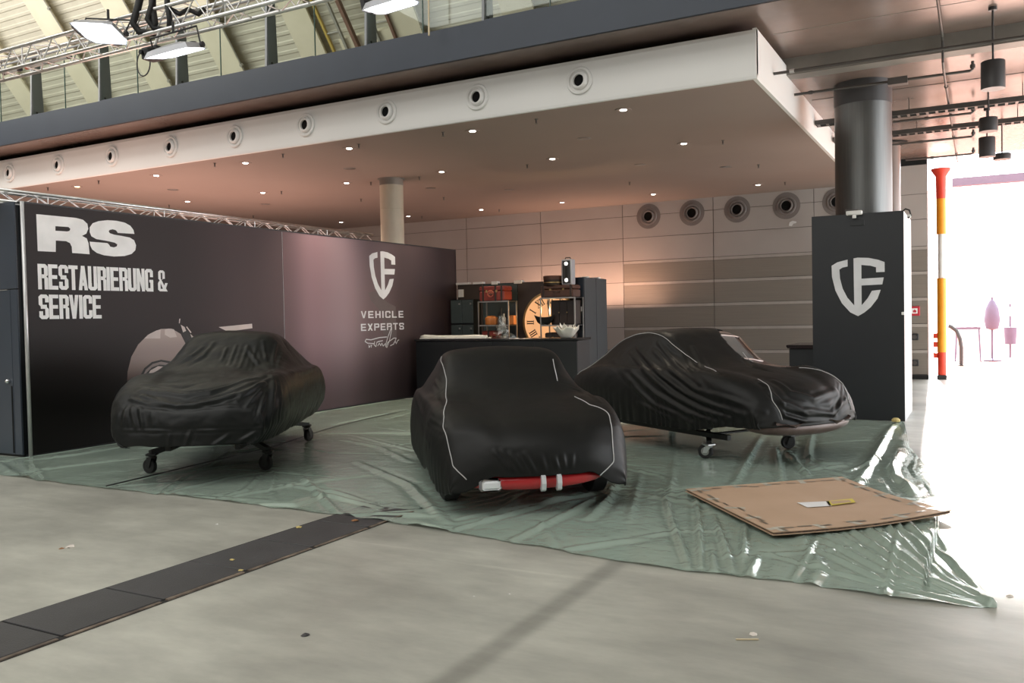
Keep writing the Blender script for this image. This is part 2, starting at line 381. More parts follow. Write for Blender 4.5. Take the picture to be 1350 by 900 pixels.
MB().box(-32, 9, 13.12, 13.42, 5.055, 5.76).build('drop_beam', M['conc_beam'], ce)
MB().box(SX+.0, 9, 13.42, YB+.3, 5.06, 5.76).build('rear_slab', M['conc'], ce)
MB().box(-32, SX, 13.42, YB+.3, 5.30, 5.76).build('rear_slab', M['conc'], ce)
for x in (-.42,): MB().box(x-.008, x+.008, 10.66, 13.12, 5.296, 5.301).build('slab_joint', M['joint'], ce)
for y in (11.9,): MB().box(-2.4, 9, y-.006, y+.006, 5.297, 5.301).build('slab_joint', M['conc_beam'], ce)
for y in (14.9, 16.8, 18.9): MB().box(-2.4, 9, y-.008, y+.008, 5.055, 5.061).build('slab_joint', M['joint'], ce)
for k, x in enumerate([-18.12, -16.47, -14.81, -13.16, -11.52, -9.886, -8.22, -6.555, -4.893]):
    nozzle((x, SY-.002, 4.885), .195, M['white'], (0,-1,0), 'white round air nozzle in the white ceiling edge, ' +
           ['leftmost at the frame edge', 'second from left', 'third from left', 'fourth from left', 'fifth of nine', 'fourth from right', 'third from right', 'second from right', 'rightmost, nearest the corner'][k], 'nozzles in the white ceiling edge', False)

# gallery edge: painted steel beam
tb = struct(MB().box(-32, 9, 10.62, 10.66, 5.30, 5.78).build('trim_1', M['beam']), 'blue-grey painted steel edge beam of the gallery')
MB().box(-32, 9, 10.605, 10.622, 5.30, 5.315).build('lower_flange', M['beam'], tb)
MB().box(-32, 9, 10.66, 10.80, 5.76, 5.785).build('top_flange', M['beam'], tb)
# glass balustrade
gb = thing('glass_balustrade', (-8, 10.7, 5.785), 0, 'glass balustrade with flat blue-grey posts on the gallery edge', 'balustrade')
px_ = [-18.58, -16.50, -14.43, -12.35, -10.24, -8.20, -6.13, -4.05, -1.97]
for i, x in enumerate(px_):
    p = MB().prism([(10.63, 5.70), (10.93, 5.70), (10.90, 5.86), (10.86, 6.95), (10.68, 6.95), (10.64, 5.86)], lambda y, z, d, x=x: (x-.02+.04*d, y, z), 1).build('post', M['post'], gb, world=True)
    MB().lathe([(.02, 0), (.02, .012)], (x+.02, 10.75, 5.86), (1,0,0), 8).build('bolt', M['black'], p, world=False)
    p.children[0].data.transform(Matrix.Translation((8, -10.7, -5.785)))
    MB().box(x-.03, x+1.0 if i < len(px_)-1 else x+1, 10.645, 10.66, 5.755, 5.80).build('glass_shoe', M['beam'], gb, world=True)
    if i < len(px_)-1:
        w = px_[i+1]-x
        for a, b in ((x+.025, x+w/2-.008), (x+w/2+.008, x+w-.025)):
            g = MB().box(a, b, 10.672, 10.688, 5.79, 6.88).build('glass_pane', M['glass'], gb, world=True)
            e = MB().box(b-.004, b+.006, 10.670, 10.690, 5.79, 6.88).build('pane_edge', M['glass_edge'], g)
            e.data.transform(Matrix.Translation((8, -10.7, -5.785)))
MB().tube([(-19, 10.68, 6.93), (-1, 10.68, 6.93)], .022).build('handrail', M['post'], gb, world=True)

# hall roof sloping up over the gallery, with its beams
T52 = math.tan(math.radians(52)); sl = Vector((0, -math.cos(math.radians(52)), math.sin(math.radians(52)))); nr = Vector((0, -sl.z, sl.y)) # nr points down, to the viewer
O = Vector((0, 21.1, 6 - .1*T52))

def RPn(x, u, d=0):
    n = Vector((0, -sl.z, sl.y)); return O + Vector((x, 0, 0)) + sl*u + n*d
rf = struct(thing('ceiling'), 'high beige hall roof rising over the gallery')
m = MB(); n = 64; L = 16.5
for k in range(n):
    u0, u1 = L*k/n, L*(k+1)/n; a = u0 + (u1-u0)*.30
    m.add([RPn(-45, u0, .018), RPn(9, u0, .018), RPn(9, a, .018), RPn(-45, a, .018)], [(0,1,2,3)])
    m.add([RPn(-45, a, .018), RPn(9, a, .018), RPn(9, a+.02, 0), RPn(-45, a+.02, 0)], [(0,1,2,3)])
    m.add([RPn(-45, a+.02, 0), RPn(9, a+.02, 0), RPn(9, u1-.02, 0), RPn(-45, u1-.02, 0)], [(0,1,2,3)])
    m.add([RPn(-45, u1-.02, 0), RPn(9, u1-.02, 0), RPn(9, u1, .018), RPn(-45, u1, .018)], [(0,1,2,3)])
o = m.build('roof_deck', M['roof'], rf, fix=False)
for x in (-31.4, -28.2, -25.0, -21.95, -18.95, -15.9, -12.75, -9.6, -6.45, -3.3, -.15, 3.0):
    m = MB(); vs = []
    for u in (0, L):
        vs += [RPn(x-.11, u, 0), RPn(x+.11, u, 0), RPn(x+.11, u, .30), RPn(x+.42, u, .30), RPn(x+.42, u, .36), RPn(x-.42, u, .36), RPn(x-.42, u, .30), RPn(x-.11, u, .30)]
    m.add(vs, [(i, (i+1)%8, 8+(i+1)%8, 8+i) for i in range(8)]); m.build('roof_beam', M['rib'], rf)
    if x in (-21.95, -25.0, -18.95, -12.75):
        c = MB().tube([RPn(x+.5, 0, .40), RPn(x+.5, L, .40)], .018, 6).build('conduit', M['grey_rail'], rf)
        for u in range(1, 9): MB().lathe([(.045, 0), (.045, .08)], RPn(x+.5, u*1.4, .36), (0,-sl.z,sl.y), 8).build('conduit_box', M['grey_rail'], c)
for x in (-14.0,): MB().add([RPn(x-.9, 3.9, .1), RPn(x+1.2, 3.9, .1), RPn(x+1.2, 4.3, .1), RPn(x-.9, 4.3, .1), RPn(x-.9, 3.9, .35), RPn(x+1.2, 3.9, .35), RPn(x+1.2, 4.3, .35), RPn(x-.9, 4.3, .35)],
        [(3,2,1,0),(4,5,6,7),(0,1,5,4),(1,2,6,5),(2,3,7,6),(3,0,4,7)]).build('cross_beam', M['rib'], rf)
def ladder(xa, xb, ma, mb_, label, off, rungs):
    t = thing('cat_ladder', RPn(xa, 0, off), 0, label, 'ladder')
    for x, mm in ((xa, ma), (xb, mb_)):
        m = MB(); vs = []
        for u in (.2, 12): vs += [RPn(x-.035, u, off-.07), RPn(x+.035, u, off-.07), RPn(x+.035, u, off), RPn(x-.035, u, off)]
        m.add(vs, [(i, (i+1)%4, 4+(i+1)%4, 4+i) for i in range(4)] + [(3,2,1,0), (4,5,6,7)]); m.build('stile', mm, t, world=True)
    for k in range(rungs):
        u = .6 + k*(11.0/rungs); MB().tube([RPn(xa, u, off-.03), RPn(xb, u, off-.03)], .022, 6).build('rung', M['grey_rail'], t, world=True)
ladder(-15.14, -14.70, M['yel_rail'], M['grey_rail'], 'ladder with one yellow and one grey rail on the roof slope behind the glass', .45, 14)
ladder(-13.62, -13.12, M['grey_rail'], M['brown_rail'], 'ladder with grey and brown rails right of the reddish brace behind the glass', .45, 14)
m = MB(); vs = []
for u, x in ((.2, -14.25), (12, -14.42)): vs += [RPn(x-.05, u, .40), RPn(x+.05, u, .40), RPn(x+.05, u, .52), RPn(x-.05, u, .52)]
m.add(vs, [(i, (i+1)%4, 4+(i+1)%4, 4+i) for i in range(4)] + [(3,2,1,0), (4,5,6,7)])
tag(m.build('roof_brace', M['brown_rail']), 'reddish brown brace between the two ladders behind the glass', 'brace')

# the rest of the hall shell (outside the frame): left wall, viewer-side wall, right wall with its gate
struct(MB().box(-32.3, -32, -18, YB, 0, 24).build('wall_left', M['shell']), 'left hall wall')
struct(MB().box(-32, 9, -18.3, -18, 0, 24).build('wall_front', M['shell']), 'hall wall behind the viewer')
wr = struct(MB().box(9, 9.3, -18, 8.0, 0, 24).box(9, 9.3, 8.0, YB+.3, 5.06, 24).build('wall_right', M['shell']), 'right hall wall with an open gate')
struct(MB().box(-32, 9.3, -18.3, 13, 17.0, 17.3).build('ceiling', M['shell']), 'high hall ceiling over the viewer')

# columns
c = thing('steel_column', (-1.56, 14.30, 0), 0, 'thick grey steel-clad column standing behind the black emblem panel', 'column', kind=None)
MB().lathe([(.408, 2.5), (.408, 4.72)], (0,0,0), (0,0,1), 48).build('shaft', M['steel'], c, 40)
MB().lathe([(.402, 0), (.402, 2.5)], (0,0,0), (0,0,1), 32).build('lower_shaft', M['steel'], c, 40)
MB().lathe([(.415, 4.72), (.415, 5.06)], (0,0,0), (0,0,1), 48).build('collar', M['pend'], c, 40)
c = thing('slim_column', (-1.62, 19.6, 0), 0, 'slim pinkish column behind the thick grey column', 'column')
MB().lathe([(.20, 0), (.20, 5.06)], (0,0,0), (0,0,1), 28).build('shaft', M['conc'], c, 40)
MB().lathe([(.20, 5.035), (.34, 5.035), (.34, 5.058), (.20, 5.058)], (0,0,0), (0,0,1), 28).build('collar', M['hole'], c, 40)
c = thing('concrete_column', (-10.86, 14.85, 0), 0, 'round pale concrete column rising behind the black exhibition wall', 'column')
MB().lathe([(.245, 0), (.245, 3.90), (.241, 3.905), (.241, 3.915), (.245, 3.92), (.245, 4.42)], (0,0,0), (0,0,1), 36).build('shaft', M['conc_col'], c, 30)
MB().lathe([(.25, 4.42), (.25, 4.545), (.285, 4.545), (.285, 4.56)], (0,0,0), (0,0,1), 36).build('head_ring', M['conc_beam'], c, 30)

# ceiling fittings of the low bay
dl0 = None; lit = {(0,0),(1,0),(2,0),(3,0),(4,0),(5,0),(0,1),(1,1),(2,1),(3,1),(4,1),(5,1),(0,3),(1,3),(2,3),(3,3),(4,3),(5,3)}
DX = [-4.50, -7.03, -9.50, -11.93, -14.35, -16.80]; DY = [11.80, 14.70, 17.55, 20.40]
cols = ['first', 'second', 'third', 'fourth', 'fifth', 'sixth']; rowsn = ['front', 'second', 'third', 'rear']
for i in range(6):
    for j in range(4):
        if (i, j) not in lit: continue
        w = (i, j) == (5, 0)
        lab = 'small %s recessed downlight in the low ceiling, %s row, %s from right' % ('orange-lit' if w else 'lit', rowsn[j], cols[i])
        if dl0 is None or w:
            t = thing('downlight', (DX[i], DY[j], 4.56), 0, lab, 'downlight', 'downlights in the low ceiling')
            MB().lathe([(.045, -.002), (.085, -.010), (.115, -.008), (.118, .0)], (0,0,0), (0,0,1), 20).build('trim_ring', M['soffit'], t, 40)
            MB().lathe([(1e-4, -.012), (.045, -.012), (.05, -.003)], (0,0,0), (0,0,1), 16).build('lens', M['lens_warm'] if w else M['lens_w'], t)
            if not w: dl0 = t
        else: dup(dl0, (DX[i], DY[j], 4.56), None, lab)
for i in range(4):
    for j in range(2):
        l = lamp('downlight_beam', 'SPOT', (DX[i], DY[j], 4.53), (0, 0, 0), 190, (1, .86, .68), .04); l.data.spot_size = math.radians(95); l.data.spot_blend = .7
# sprinkler heads and dark discs: fixed parts of the low ceiling
sp0 = None
for x, y in [(-5.819, 11.635), (-7.463, 11.611), (-9.148, 11.619), (-12.407, 11.506), (-10.778, 11.554), (-17.638, 14.862), (-13.868, 14.786), (-11.448, 14.922), (-10.213, 14.952), (-7.706, 14.976), (-3.877, 17.647), (-3.851, 14.822), (-13.211, 16.815), (-11.456, 17.792), (-14.07, 20.668), (-11.526, 20.673), (-6.833, 18.24), (-3.883, 20.36), (-15.782, 11.566), (-17.39, 11.53), (-17.618, 17.662)]:
    if sp0 is None:
        sp0 = MB().lathe([(.03, -.004), (.032, 0)], (0,0,0), (0,0,1), 10).tube([(0,0,-.004), (0,0,-.055)], .012, 6).lathe([(.004, -.070), (.026, -.068), (.004, -.058)], (0,0,0), (0,0,1), 10).build('sprinkler_head', M['galv'], ce); sp0.location = (x, y, 4.56)
    else: inst(sp0, 'sprinkler_head', ce, Matrix.Translation((x, y, 4.56)))
cd0 = None
for x, y in [(-5.785, 13.332), (-10.752, 13.356), (-15.586, 13.247), (-15.693, 16.155), (-5.865, 16.26), (-9.565, 17.643), (-10.893, 16.39), (-4.5, 17.527)]:
    if cd0 is None:
        cd0 = MB().lathe([(1e-4, -.012), (.085, -.012), (.10, -.006), (.118, -.006), (.12, 0)], (0,0,0), (0,0,1), 18).build('ceiling_disc', M['nozzle_dark'], ce); cd0.location = (x, y, 4.56)
    else: inst(cd0, 'ceiling_disc', ce, Matrix.Translation((x, y, 4.56)))

# pipes under the concrete slab at right
mp = thing('sprinkler_main', (-.42, 13, 4.9), 0, 'dark sprinkler main pipe running into depth under the concrete slab', 'pipe')
MB().tube([(-.42, 10.66, 5.24), (-.42, 13.0, 5.24), (-.42, 13.06, 5.2), (-.42, 13.1, 4.92), (-.42, 13.3, 4.88), (-.42, 21.8, 4.88)], .016, 8).build('pipe', M['galv'], mp, world=True)
for y in (14.4, 16.5, 18.6, 20.6): MB().lathe([(.028, -.03), (.028, .03)], (-.42, y, 4.88), (0,1,0), 8).build('coupling', M['galv'], mp, world=True)
names = ['nearest, crossing the soffit edge', 'second, passing before the grey column', 'third, along the cable tray', 'fourth, behind the slim column', 'farthest, before the back wall']
for k, (x0, x1, y, z) in enumerate([(-2.46, 4, 12.2, 4.86), (-2.46, -.07, 14.3-.6, 4.90), (-1.3, -.08, 16.4, 4.85), (-1.5, -.09, 18.62, 4.85), (-1.4, -.10, 20.7, 4.85)]):
    t = thing('sprinkler_branch', (x0, y, z), 0, 'dark horizontal sprinkler pipe under the concrete slab, ' + names[k], 'pipe', 'sprinkler branch pipes')
    pts = [(x0, y, z), (x1-.03, y, z), (x1, y, z+.02), (x1, y, z+.07)]
    MB().tube(pts, .020, 8).build('pipe', M['galv'], t, world=True)
    MB().lathe([(.034, 0), (.034, .05), (.02, .06), (.02, .10)], (x1, y, z+.03), (0,0,1), 8).build('end_fitting', M['galv'], t, world=True)
    for x in ([x0+.02] if x0 < -2 else [x0+.3]): MB().lathe([(.03, -.03), (.03, .03)], (x+.22, y, z), (1,0,0), 8).build('clamp', M['pole_alu'] if k == 0 else M['galv'], t, world=True)
    if k == 1: MB().obox((-1.02, y, z-.01), [(1,0,0),(0,1,0),(0,0,1)], (.13, .07, .05)).build('junction_box', M['galv'], t, world=True)
# cable trays
for k, (y, z, x0, x1) in enumerate([(15.6, 4.80, -2.45, 6), (17.6, 4.86, -2.45, 6)]):
    t = thing('cable_tray', (x0, y, z), 0, ['dark perforated cable tray under the slab, nearer the viewer', 'dark perforated cable tray under the slab, farther back'][k], 'cable tray')
    for yy in (-.10, .10): MB().box(x0, x1, y+yy-.008, y+yy+.008, z-.03, z+.05).build('side_rail', M['galv'], t, world=True)
    m = MB()
    nr_ = 60
    for q in range(nr_):
        xx = x0+.05+(x1-x0-.1)*q/nr_; m.box(xx-.02, xx+.02, y-.10, y+.10, z-.03, z-.022)
    o = m.build('rungs', M['galv'], t, world=True); o['kind'] = 'stuff'
    m = MB()
    for q in range(3): m.tube([(x0, y-.05+q*.045, z-.01), (x1, y-.05+q*.045, z-.01)], .014, 6)
    m.build('cables', M['black'], t, world=True)['kind'] = 'stuff'
    for xx in (-1.0, .6, 2.2): MB().tube([(xx, y, z), (xx, y, 5.06)], .007, 6).build('hanger_rod', M['galv'], t, world=True)
# pendant lamps; the second is added as the third's reflection in the slab
for k, (x, y, z, r_, h) in enumerate([(.158, 12.30, 4.30, .135, .33), (.131, 15.3, 4.32, .13, .20), (.125, 17.2, 4.22, .13, .33), (.38, 18.6, 4.36, .15, .10)]):
    t = thing('pendant_lamp', (x, y, z), 0, 'dark cylindrical pendant lamp under the concrete slab, ' + ['nearest and largest', 'second, squat stand-in for the slab reflection of the third', 'third, above the gate', 'farthest and palest, right of the others'][k], 'pendant lamp', 'pendant lamps by the gate')
    MB().lathe([(r_*.93, 0), (r_, 0), (r_, h), (r_*.95, h+.01), (1e-4, h+.012)], (0,0,0), (0,0,1), 28).build('shade', M['pend'], t, 40)
    MB().lathe([(1e-4, .02), (r_*.93, .02)], (0,0,0), (0,0,1), 28).build('lens', M['lens_w'] if k == 0 else M['white'], t)
    top = (5.30 if y < 13.1 else 5.06)
    MB().tube([(0,0,h), (0,0,top-z)], .012, 6).build('stem', M['pend'], t)
    MB().lathe([(.05, top-z-.04), (.05, top-z)], (0,0,0), (0,0,1), 12).build('canopy', M['pend'], t)
tag(MB().tube([[(-6.879, 10.4, 6.142), (-6.885, 10.4, 5.929), (-6.886, 10.4, 5.641)][0], [(-6.886, 10.4, 5.641)][0]], .014, 6).tube([[(-6.879, 10.4, 6.142)][0], (-6.879, 10.4, 9.5)], .014, 6).build('hanging_rod', M['cream']), 'thin cream rod hanging in front of the blue-grey beam', 'rod')

# things on the far wall by the gate
t = thing('alarm_sign', (-1.31, YB-.01, 1.57), 0, 'small red and white alarm sign on the back wall by the gate', 'sign')
MB().bbox(-.11, .11, -.03, 0, -.11, .11, .01).build('plate', M['sign_red'], t)
MB().poly([[(-.06,-.06),(.06,-.06),(.06,.06),(-.06,.06)], [(-.035,-.035),(.035,-.035),(.035,.01),(.0,.035),(-.035,.01)]], lambda x, z: (x, -.032, z)).build('symbol', M['ink_white'], t)
for k, z in enumerate((.975, .38)):
    t = thing('socket_box', (-1.315, YB-.012, z), 0, 'dark square socket box on the back wall by the gate, ' + ['upper', 'lower'][k], 'socket', 'socket boxes by the gate')
    MB().bbox(-.085, .085, -.05, 0, -.075, .075, .01).build('case', M['lamp_dark'], t)
    MB().lathe([(.05, .05), (.05, .058), (.035, .058)], (0,0,0), (0,-1,0), 12).build('cover', M['galv'], t)
t = tag(MB().poly([[(-4.086, 3.708), (-4.068, 3.789), (-3.996, 3.821), (-3.907, 3.796), (-3.907, 3.76), (-3.979, 3.746), (-4.015, 3.693)]], lambda x, z: (x, 21.842 - .02*(z-4.0)**2 if False else 21.838, z)).prism([(-4.086, 3.708), (-4.068, 3.789), (-3.996, 3.821), (-3.907, 3.796), (-3.907, 3.76), (-3.979, 3.746), (-4.015, 3.693)], lambda x, z, d: (x, 21.838-.01*d, z), 1).build('torn_sticker', M['paper']), 'torn white sticker remnant on the back wall below a nozzle', 'sticker')

# gate side and yard
t = thing('gate_post', (-.76, YB+.1, 0), 0, 'red and orange-yellow guard post at the gate edge', 'post')
MB().lathe([(.085, .10), (.09, .12), (.09, .62), (.085, .62)], (0,0,0), (0,0,1), 16).build('foot_sleeve', M['post_red'], t, 40)
MB().lathe([(.095, .62), (.095, 2.30)], (0,0,0), (0,0,1), 16).build('lower_tube', M['post_yel'], t, 40)
MB().lathe([(.07, 2.30), (.07, 3.30)], (0,0,0), (0,0,1), 16).build('middle_tube', M['white'], t, 40)  # white colour stands in for the glare washing out this stretch
MB().lathe([(.10, 3.30), (.10, 4.10)], (0,0,0), (0,0,1), 16).build('upper_tube', M['post_yel'], t, 40)
MB().lathe([(.10, 4.10), (.11, 4.6), (.20, 4.74), (.20, 4.78), (1e-4, 4.78)], (0,0,0), (0,0,1), 16).build('head', M['post_red'], t, 40)
MB().box(-.10, .10, -.10, .10, -.02, .10).build('foot', M['lamp_dark'], t)
for z in (1.0, .55, .8): MB().box(-.17, -.09, -.05, .05, z-.06, z+.06).build('hinge', M['post_red'], t)
cp = thing('canopy_beam', (3, 27, 0), 0, 'mauve-grey canopy beam outside above the gate', 'beam')
MB().box(-0.659, 14, 27, 27.3, 4.997, 5.217).build('girder', M['purple'], cp, world=True)
for x in (8, 13): MB().box(x-.1, x+.1, 27.05, 27.25, -.02, 4.6).build('post', M['purple'], cp, world=True)
# a closed parasol, a bent pipe and small things far out in the yard
t = thing('closed_parasol', (0.29, 26, -.02), 0, 'folded mauve parasol standing far out in the bright yard', 'parasol')
t.location = (0.332, 30, -.02)
MB().lathe([(.02, .95), (.17, 1.0), (.22, 1.25), (.18, 1.6), (.08, 1.83), (.01, 1.90)], (0,0,0), (0,0,1), 14).build('canopy', M['purple'], t, 50)
MB().tube([(0,0,0), (0,0,1.95)], .03, 8).build('pole', M['purple'], t)
MB().lathe([(.25, 0), (.25, .06), (.05, .1)], (0,0,0), (0,0,1), 14).build('base', M['purple'], t)
t = thing('bent_pipe', (-0.581, 27.5, 0), 0, 'dark bent pipe hoop standing in the yard beside the guard post', 'pipe')
MB().tube([(.12,0,-.02), (.12,0,.5), (.09,0,.75), (0,0,.98), (-.14,0,1.1), (-.2,0,1.12)], .055, 8).build('hoop', M['lamp_dark'], t, 50)
MB().lathe([(.10, -.02), (.10, .02)], (.12,0,0), (0,0,1), 10).build('foot_plate', M['lamp_dark'], t)
t = thing('yard_trestle', (-0.322, 30, -.02), 0, 'pale mauve trestle far out in the bright yard', 'trestle')
MB().box(-.35, .35, -.05, .05, .98, 1.06).build('top_bar', M['purple'], t)
for x in (-.3, .3):
    for y in (-.25, .25): MB().tube([(x,0,1.0), (x*1.15,y,0)], .025, 6).build('leg', M['purple'], t)
t = thing('yard_bin', (0.865, 32, -.02), 0, 'small grey waste bin with a sign on a pole far out in the yard', 'bin')
MB().lathe([(.16, .45), (.19, .95), (.19, 1.0), (.15, 1.0)], (0,0,0), (0,0,1), 12).build('bucket', M['purple'], t, 40)
MB().tube([(0,.2,0), (0,.2,1.75)], .03, 6).build('pole', M['purple'], t)
MB().box(-.14, .14, .17, .2, 1.35, 1.65).build('sign_plate', M['lamp_body'], t)
struct(MB().box(-8, 40, 60, 60.5, -.1, 9).build('wall_far', M['outwall']), 'pale facade across the yard')
# ================================================================== EXHIBITION WALL WITH PRINT
XW = -10.285
ew = thing('exhibition_wall', (XW, 6.45, 0), 0, 'long black fabric exhibition wall with white lettering and a printed vintage car', 'exhibition wall')
YS = 10.955
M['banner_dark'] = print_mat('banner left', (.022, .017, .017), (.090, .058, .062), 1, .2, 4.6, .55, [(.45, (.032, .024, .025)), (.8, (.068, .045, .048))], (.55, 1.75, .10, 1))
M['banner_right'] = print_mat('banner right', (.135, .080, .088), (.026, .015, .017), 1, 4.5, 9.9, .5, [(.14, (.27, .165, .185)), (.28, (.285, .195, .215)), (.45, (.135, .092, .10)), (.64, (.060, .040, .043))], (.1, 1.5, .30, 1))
M['banner_low'] = mat('banner lower fade', (.012, .010, .011), .6)
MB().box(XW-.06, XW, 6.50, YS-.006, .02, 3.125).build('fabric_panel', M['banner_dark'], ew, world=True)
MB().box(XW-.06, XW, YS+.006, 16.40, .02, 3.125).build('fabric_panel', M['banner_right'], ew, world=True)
MB().box(XW-.07, XW-.005, YS-.008, YS+.008, .02, 3.125).build('panel_seam', M['pole_alu'], ew, world=True)
MB().box(XW-.07, XW+.004, 6.46, 16.41, 3.122, 3.142).build('top_profile', M['cab_dark'], ew, world=True)
MB().box(XW-.07, XW+.006, 6.46, 16.41, 0, .03).build('base_profile', M['cab_dark'], ew, world=True)
MB().box(XW-.07, XW, 16.38, 16.42, 0, 3.14).build('end_profile', M['cab_dark'], ew, world=True)
MB().tube([(XW+.012, 6.47, 0), (XW+.012, 6.47, 3.14)], .024, 10).build('corner_profile', M['pole_alu'], ew, True, world=True)
def onwall(d): return lambda y, z: (XW+d, y, z)
# printed vintage car (flat print): wing, headlamp, windscreen glints
M['print_wing'] = print_mat('printed wing', (.11, .075, .07), (.47, .37, .34), 2, .8, 1.55, .5, [(.5, (.34, .26, .245))])
M['print_dark'] = mat('printed black', (.010, .009, .009), .5)
M['print_light'] = mat('printed glint', (.66, .56, .53), .5)
M['print_mid'] = mat('printed grey', (.26, .21, .20), .5)
wing = [(7.863, 0.735), (7.884, 0.963), (7.952, 1.168), (8.068, 1.331), (8.235, 1.464), (8.455, 1.539), (8.639, 1.541), (8.798, 1.46), (8.876, 1.323), (8.952, 1.141), (8.922, 0.333), (7.863, 0.391)]
MB().poly([wing], onwall(.003)).build('printed_wing', M['print_wing'], ew, world=True)
for pts in ([(8.17, 1.412), (8.26, 1.474), (8.377, 1.519), (8.448, 1.534), (8.437, 1.404)], [(8.52, 1.527), (8.586, 1.542), (8.679, 1.529), (8.729, 1.417), (8.608, 1.41), (8.517, 1.456)]):
    MB().poly([pts], onwall(.0045)).build('printed_glint', M['print_light'], ew, world=True)
MB().poly([[(8.034, 0.742), (8.063, 0.867), (8.155, 0.998), (8.283, 1.076), (8.439, 1.1), (8.595, 1.07), (8.699, 0.976), (8.684, 0.579), (8.079, 0.633)]], onwall(.0045)).build('printed_lamp_ring', M['print_dark'], ew, world=True)
MB().poly([[(8.064, 0.74), (8.099, 0.853), (8.179, 0.976), (8.295, 1.049), (8.438, 1.073), (8.568, 1.044), (8.645, 0.98), (8.618, 0.965), (8.514, 1.02), (8.41, 1.032), (8.281, 1.001), (8.177, 0.922), (8.123, 0.82), (8.107, 0.715)]], onwall(.006)).build('printed_lamp_bezel', M['print_mid'], ew, world=True)
MB().poly([[(8.145, 0.733), (8.174, 0.859), (8.254, 0.96), (8.383, 1.011), (8.513, 0.998), (8.617, 0.937), (8.606, 0.641), (8.168, 0.678)]], onwall(.006)).build('printed_lamp_glass', M['print_light'], ew, world=True)
MB().poly([[(8.778, 1.637), (8.802, 1.571), (8.883, 1.536), (8.964, 1.455), (9.071, 1.317), (9.124, 1.201), (9.039, 1.205), (8.953, 1.163), (8.888, 1.29), (8.826, 1.459), (8.775, 1.571)]], onwall(.0045)).build('printed_mirror', M['print_dark'], ew, world=True)
for pts in ([(8.779, 1.682), (8.8, 1.682), (8.784, 1.615), (8.77, 1.615)], [(8.803, 1.593), (8.871, 1.558), (8.896, 1.502), (8.84, 1.481)], [(8.971, 1.455), (9.032, 1.408), (9.113, 1.304), (9.028, 1.307)], [(8.912, 1.568), (8.993, 1.477), (8.978, 1.466), (8.898, 1.558)]):
    MB().poly([pts], onwall(.006)).build('printed_glint', M['print_light'], ew, world=True)
MB().poly([[(9.518, 1.546), (10.212, 1.587), (10.217, 1.514), (9.698, 1.472)]], onwall(.0045)).build('printed_windscreen_glint', M['print_light'], ew, world=True)
MB().poly([[(13.24, 2.128), (13.442, 2.175), (13.823, 1.958), (14.109, 1.869), (14.12, 1.199), (13.675, 1.333), (13.642, 1.749), (13.316, 1.984)]], onwall(.0015)).build('printed_grey_streak', mat('printed streak', (.105, .080, .084), .5), ew, world=True)

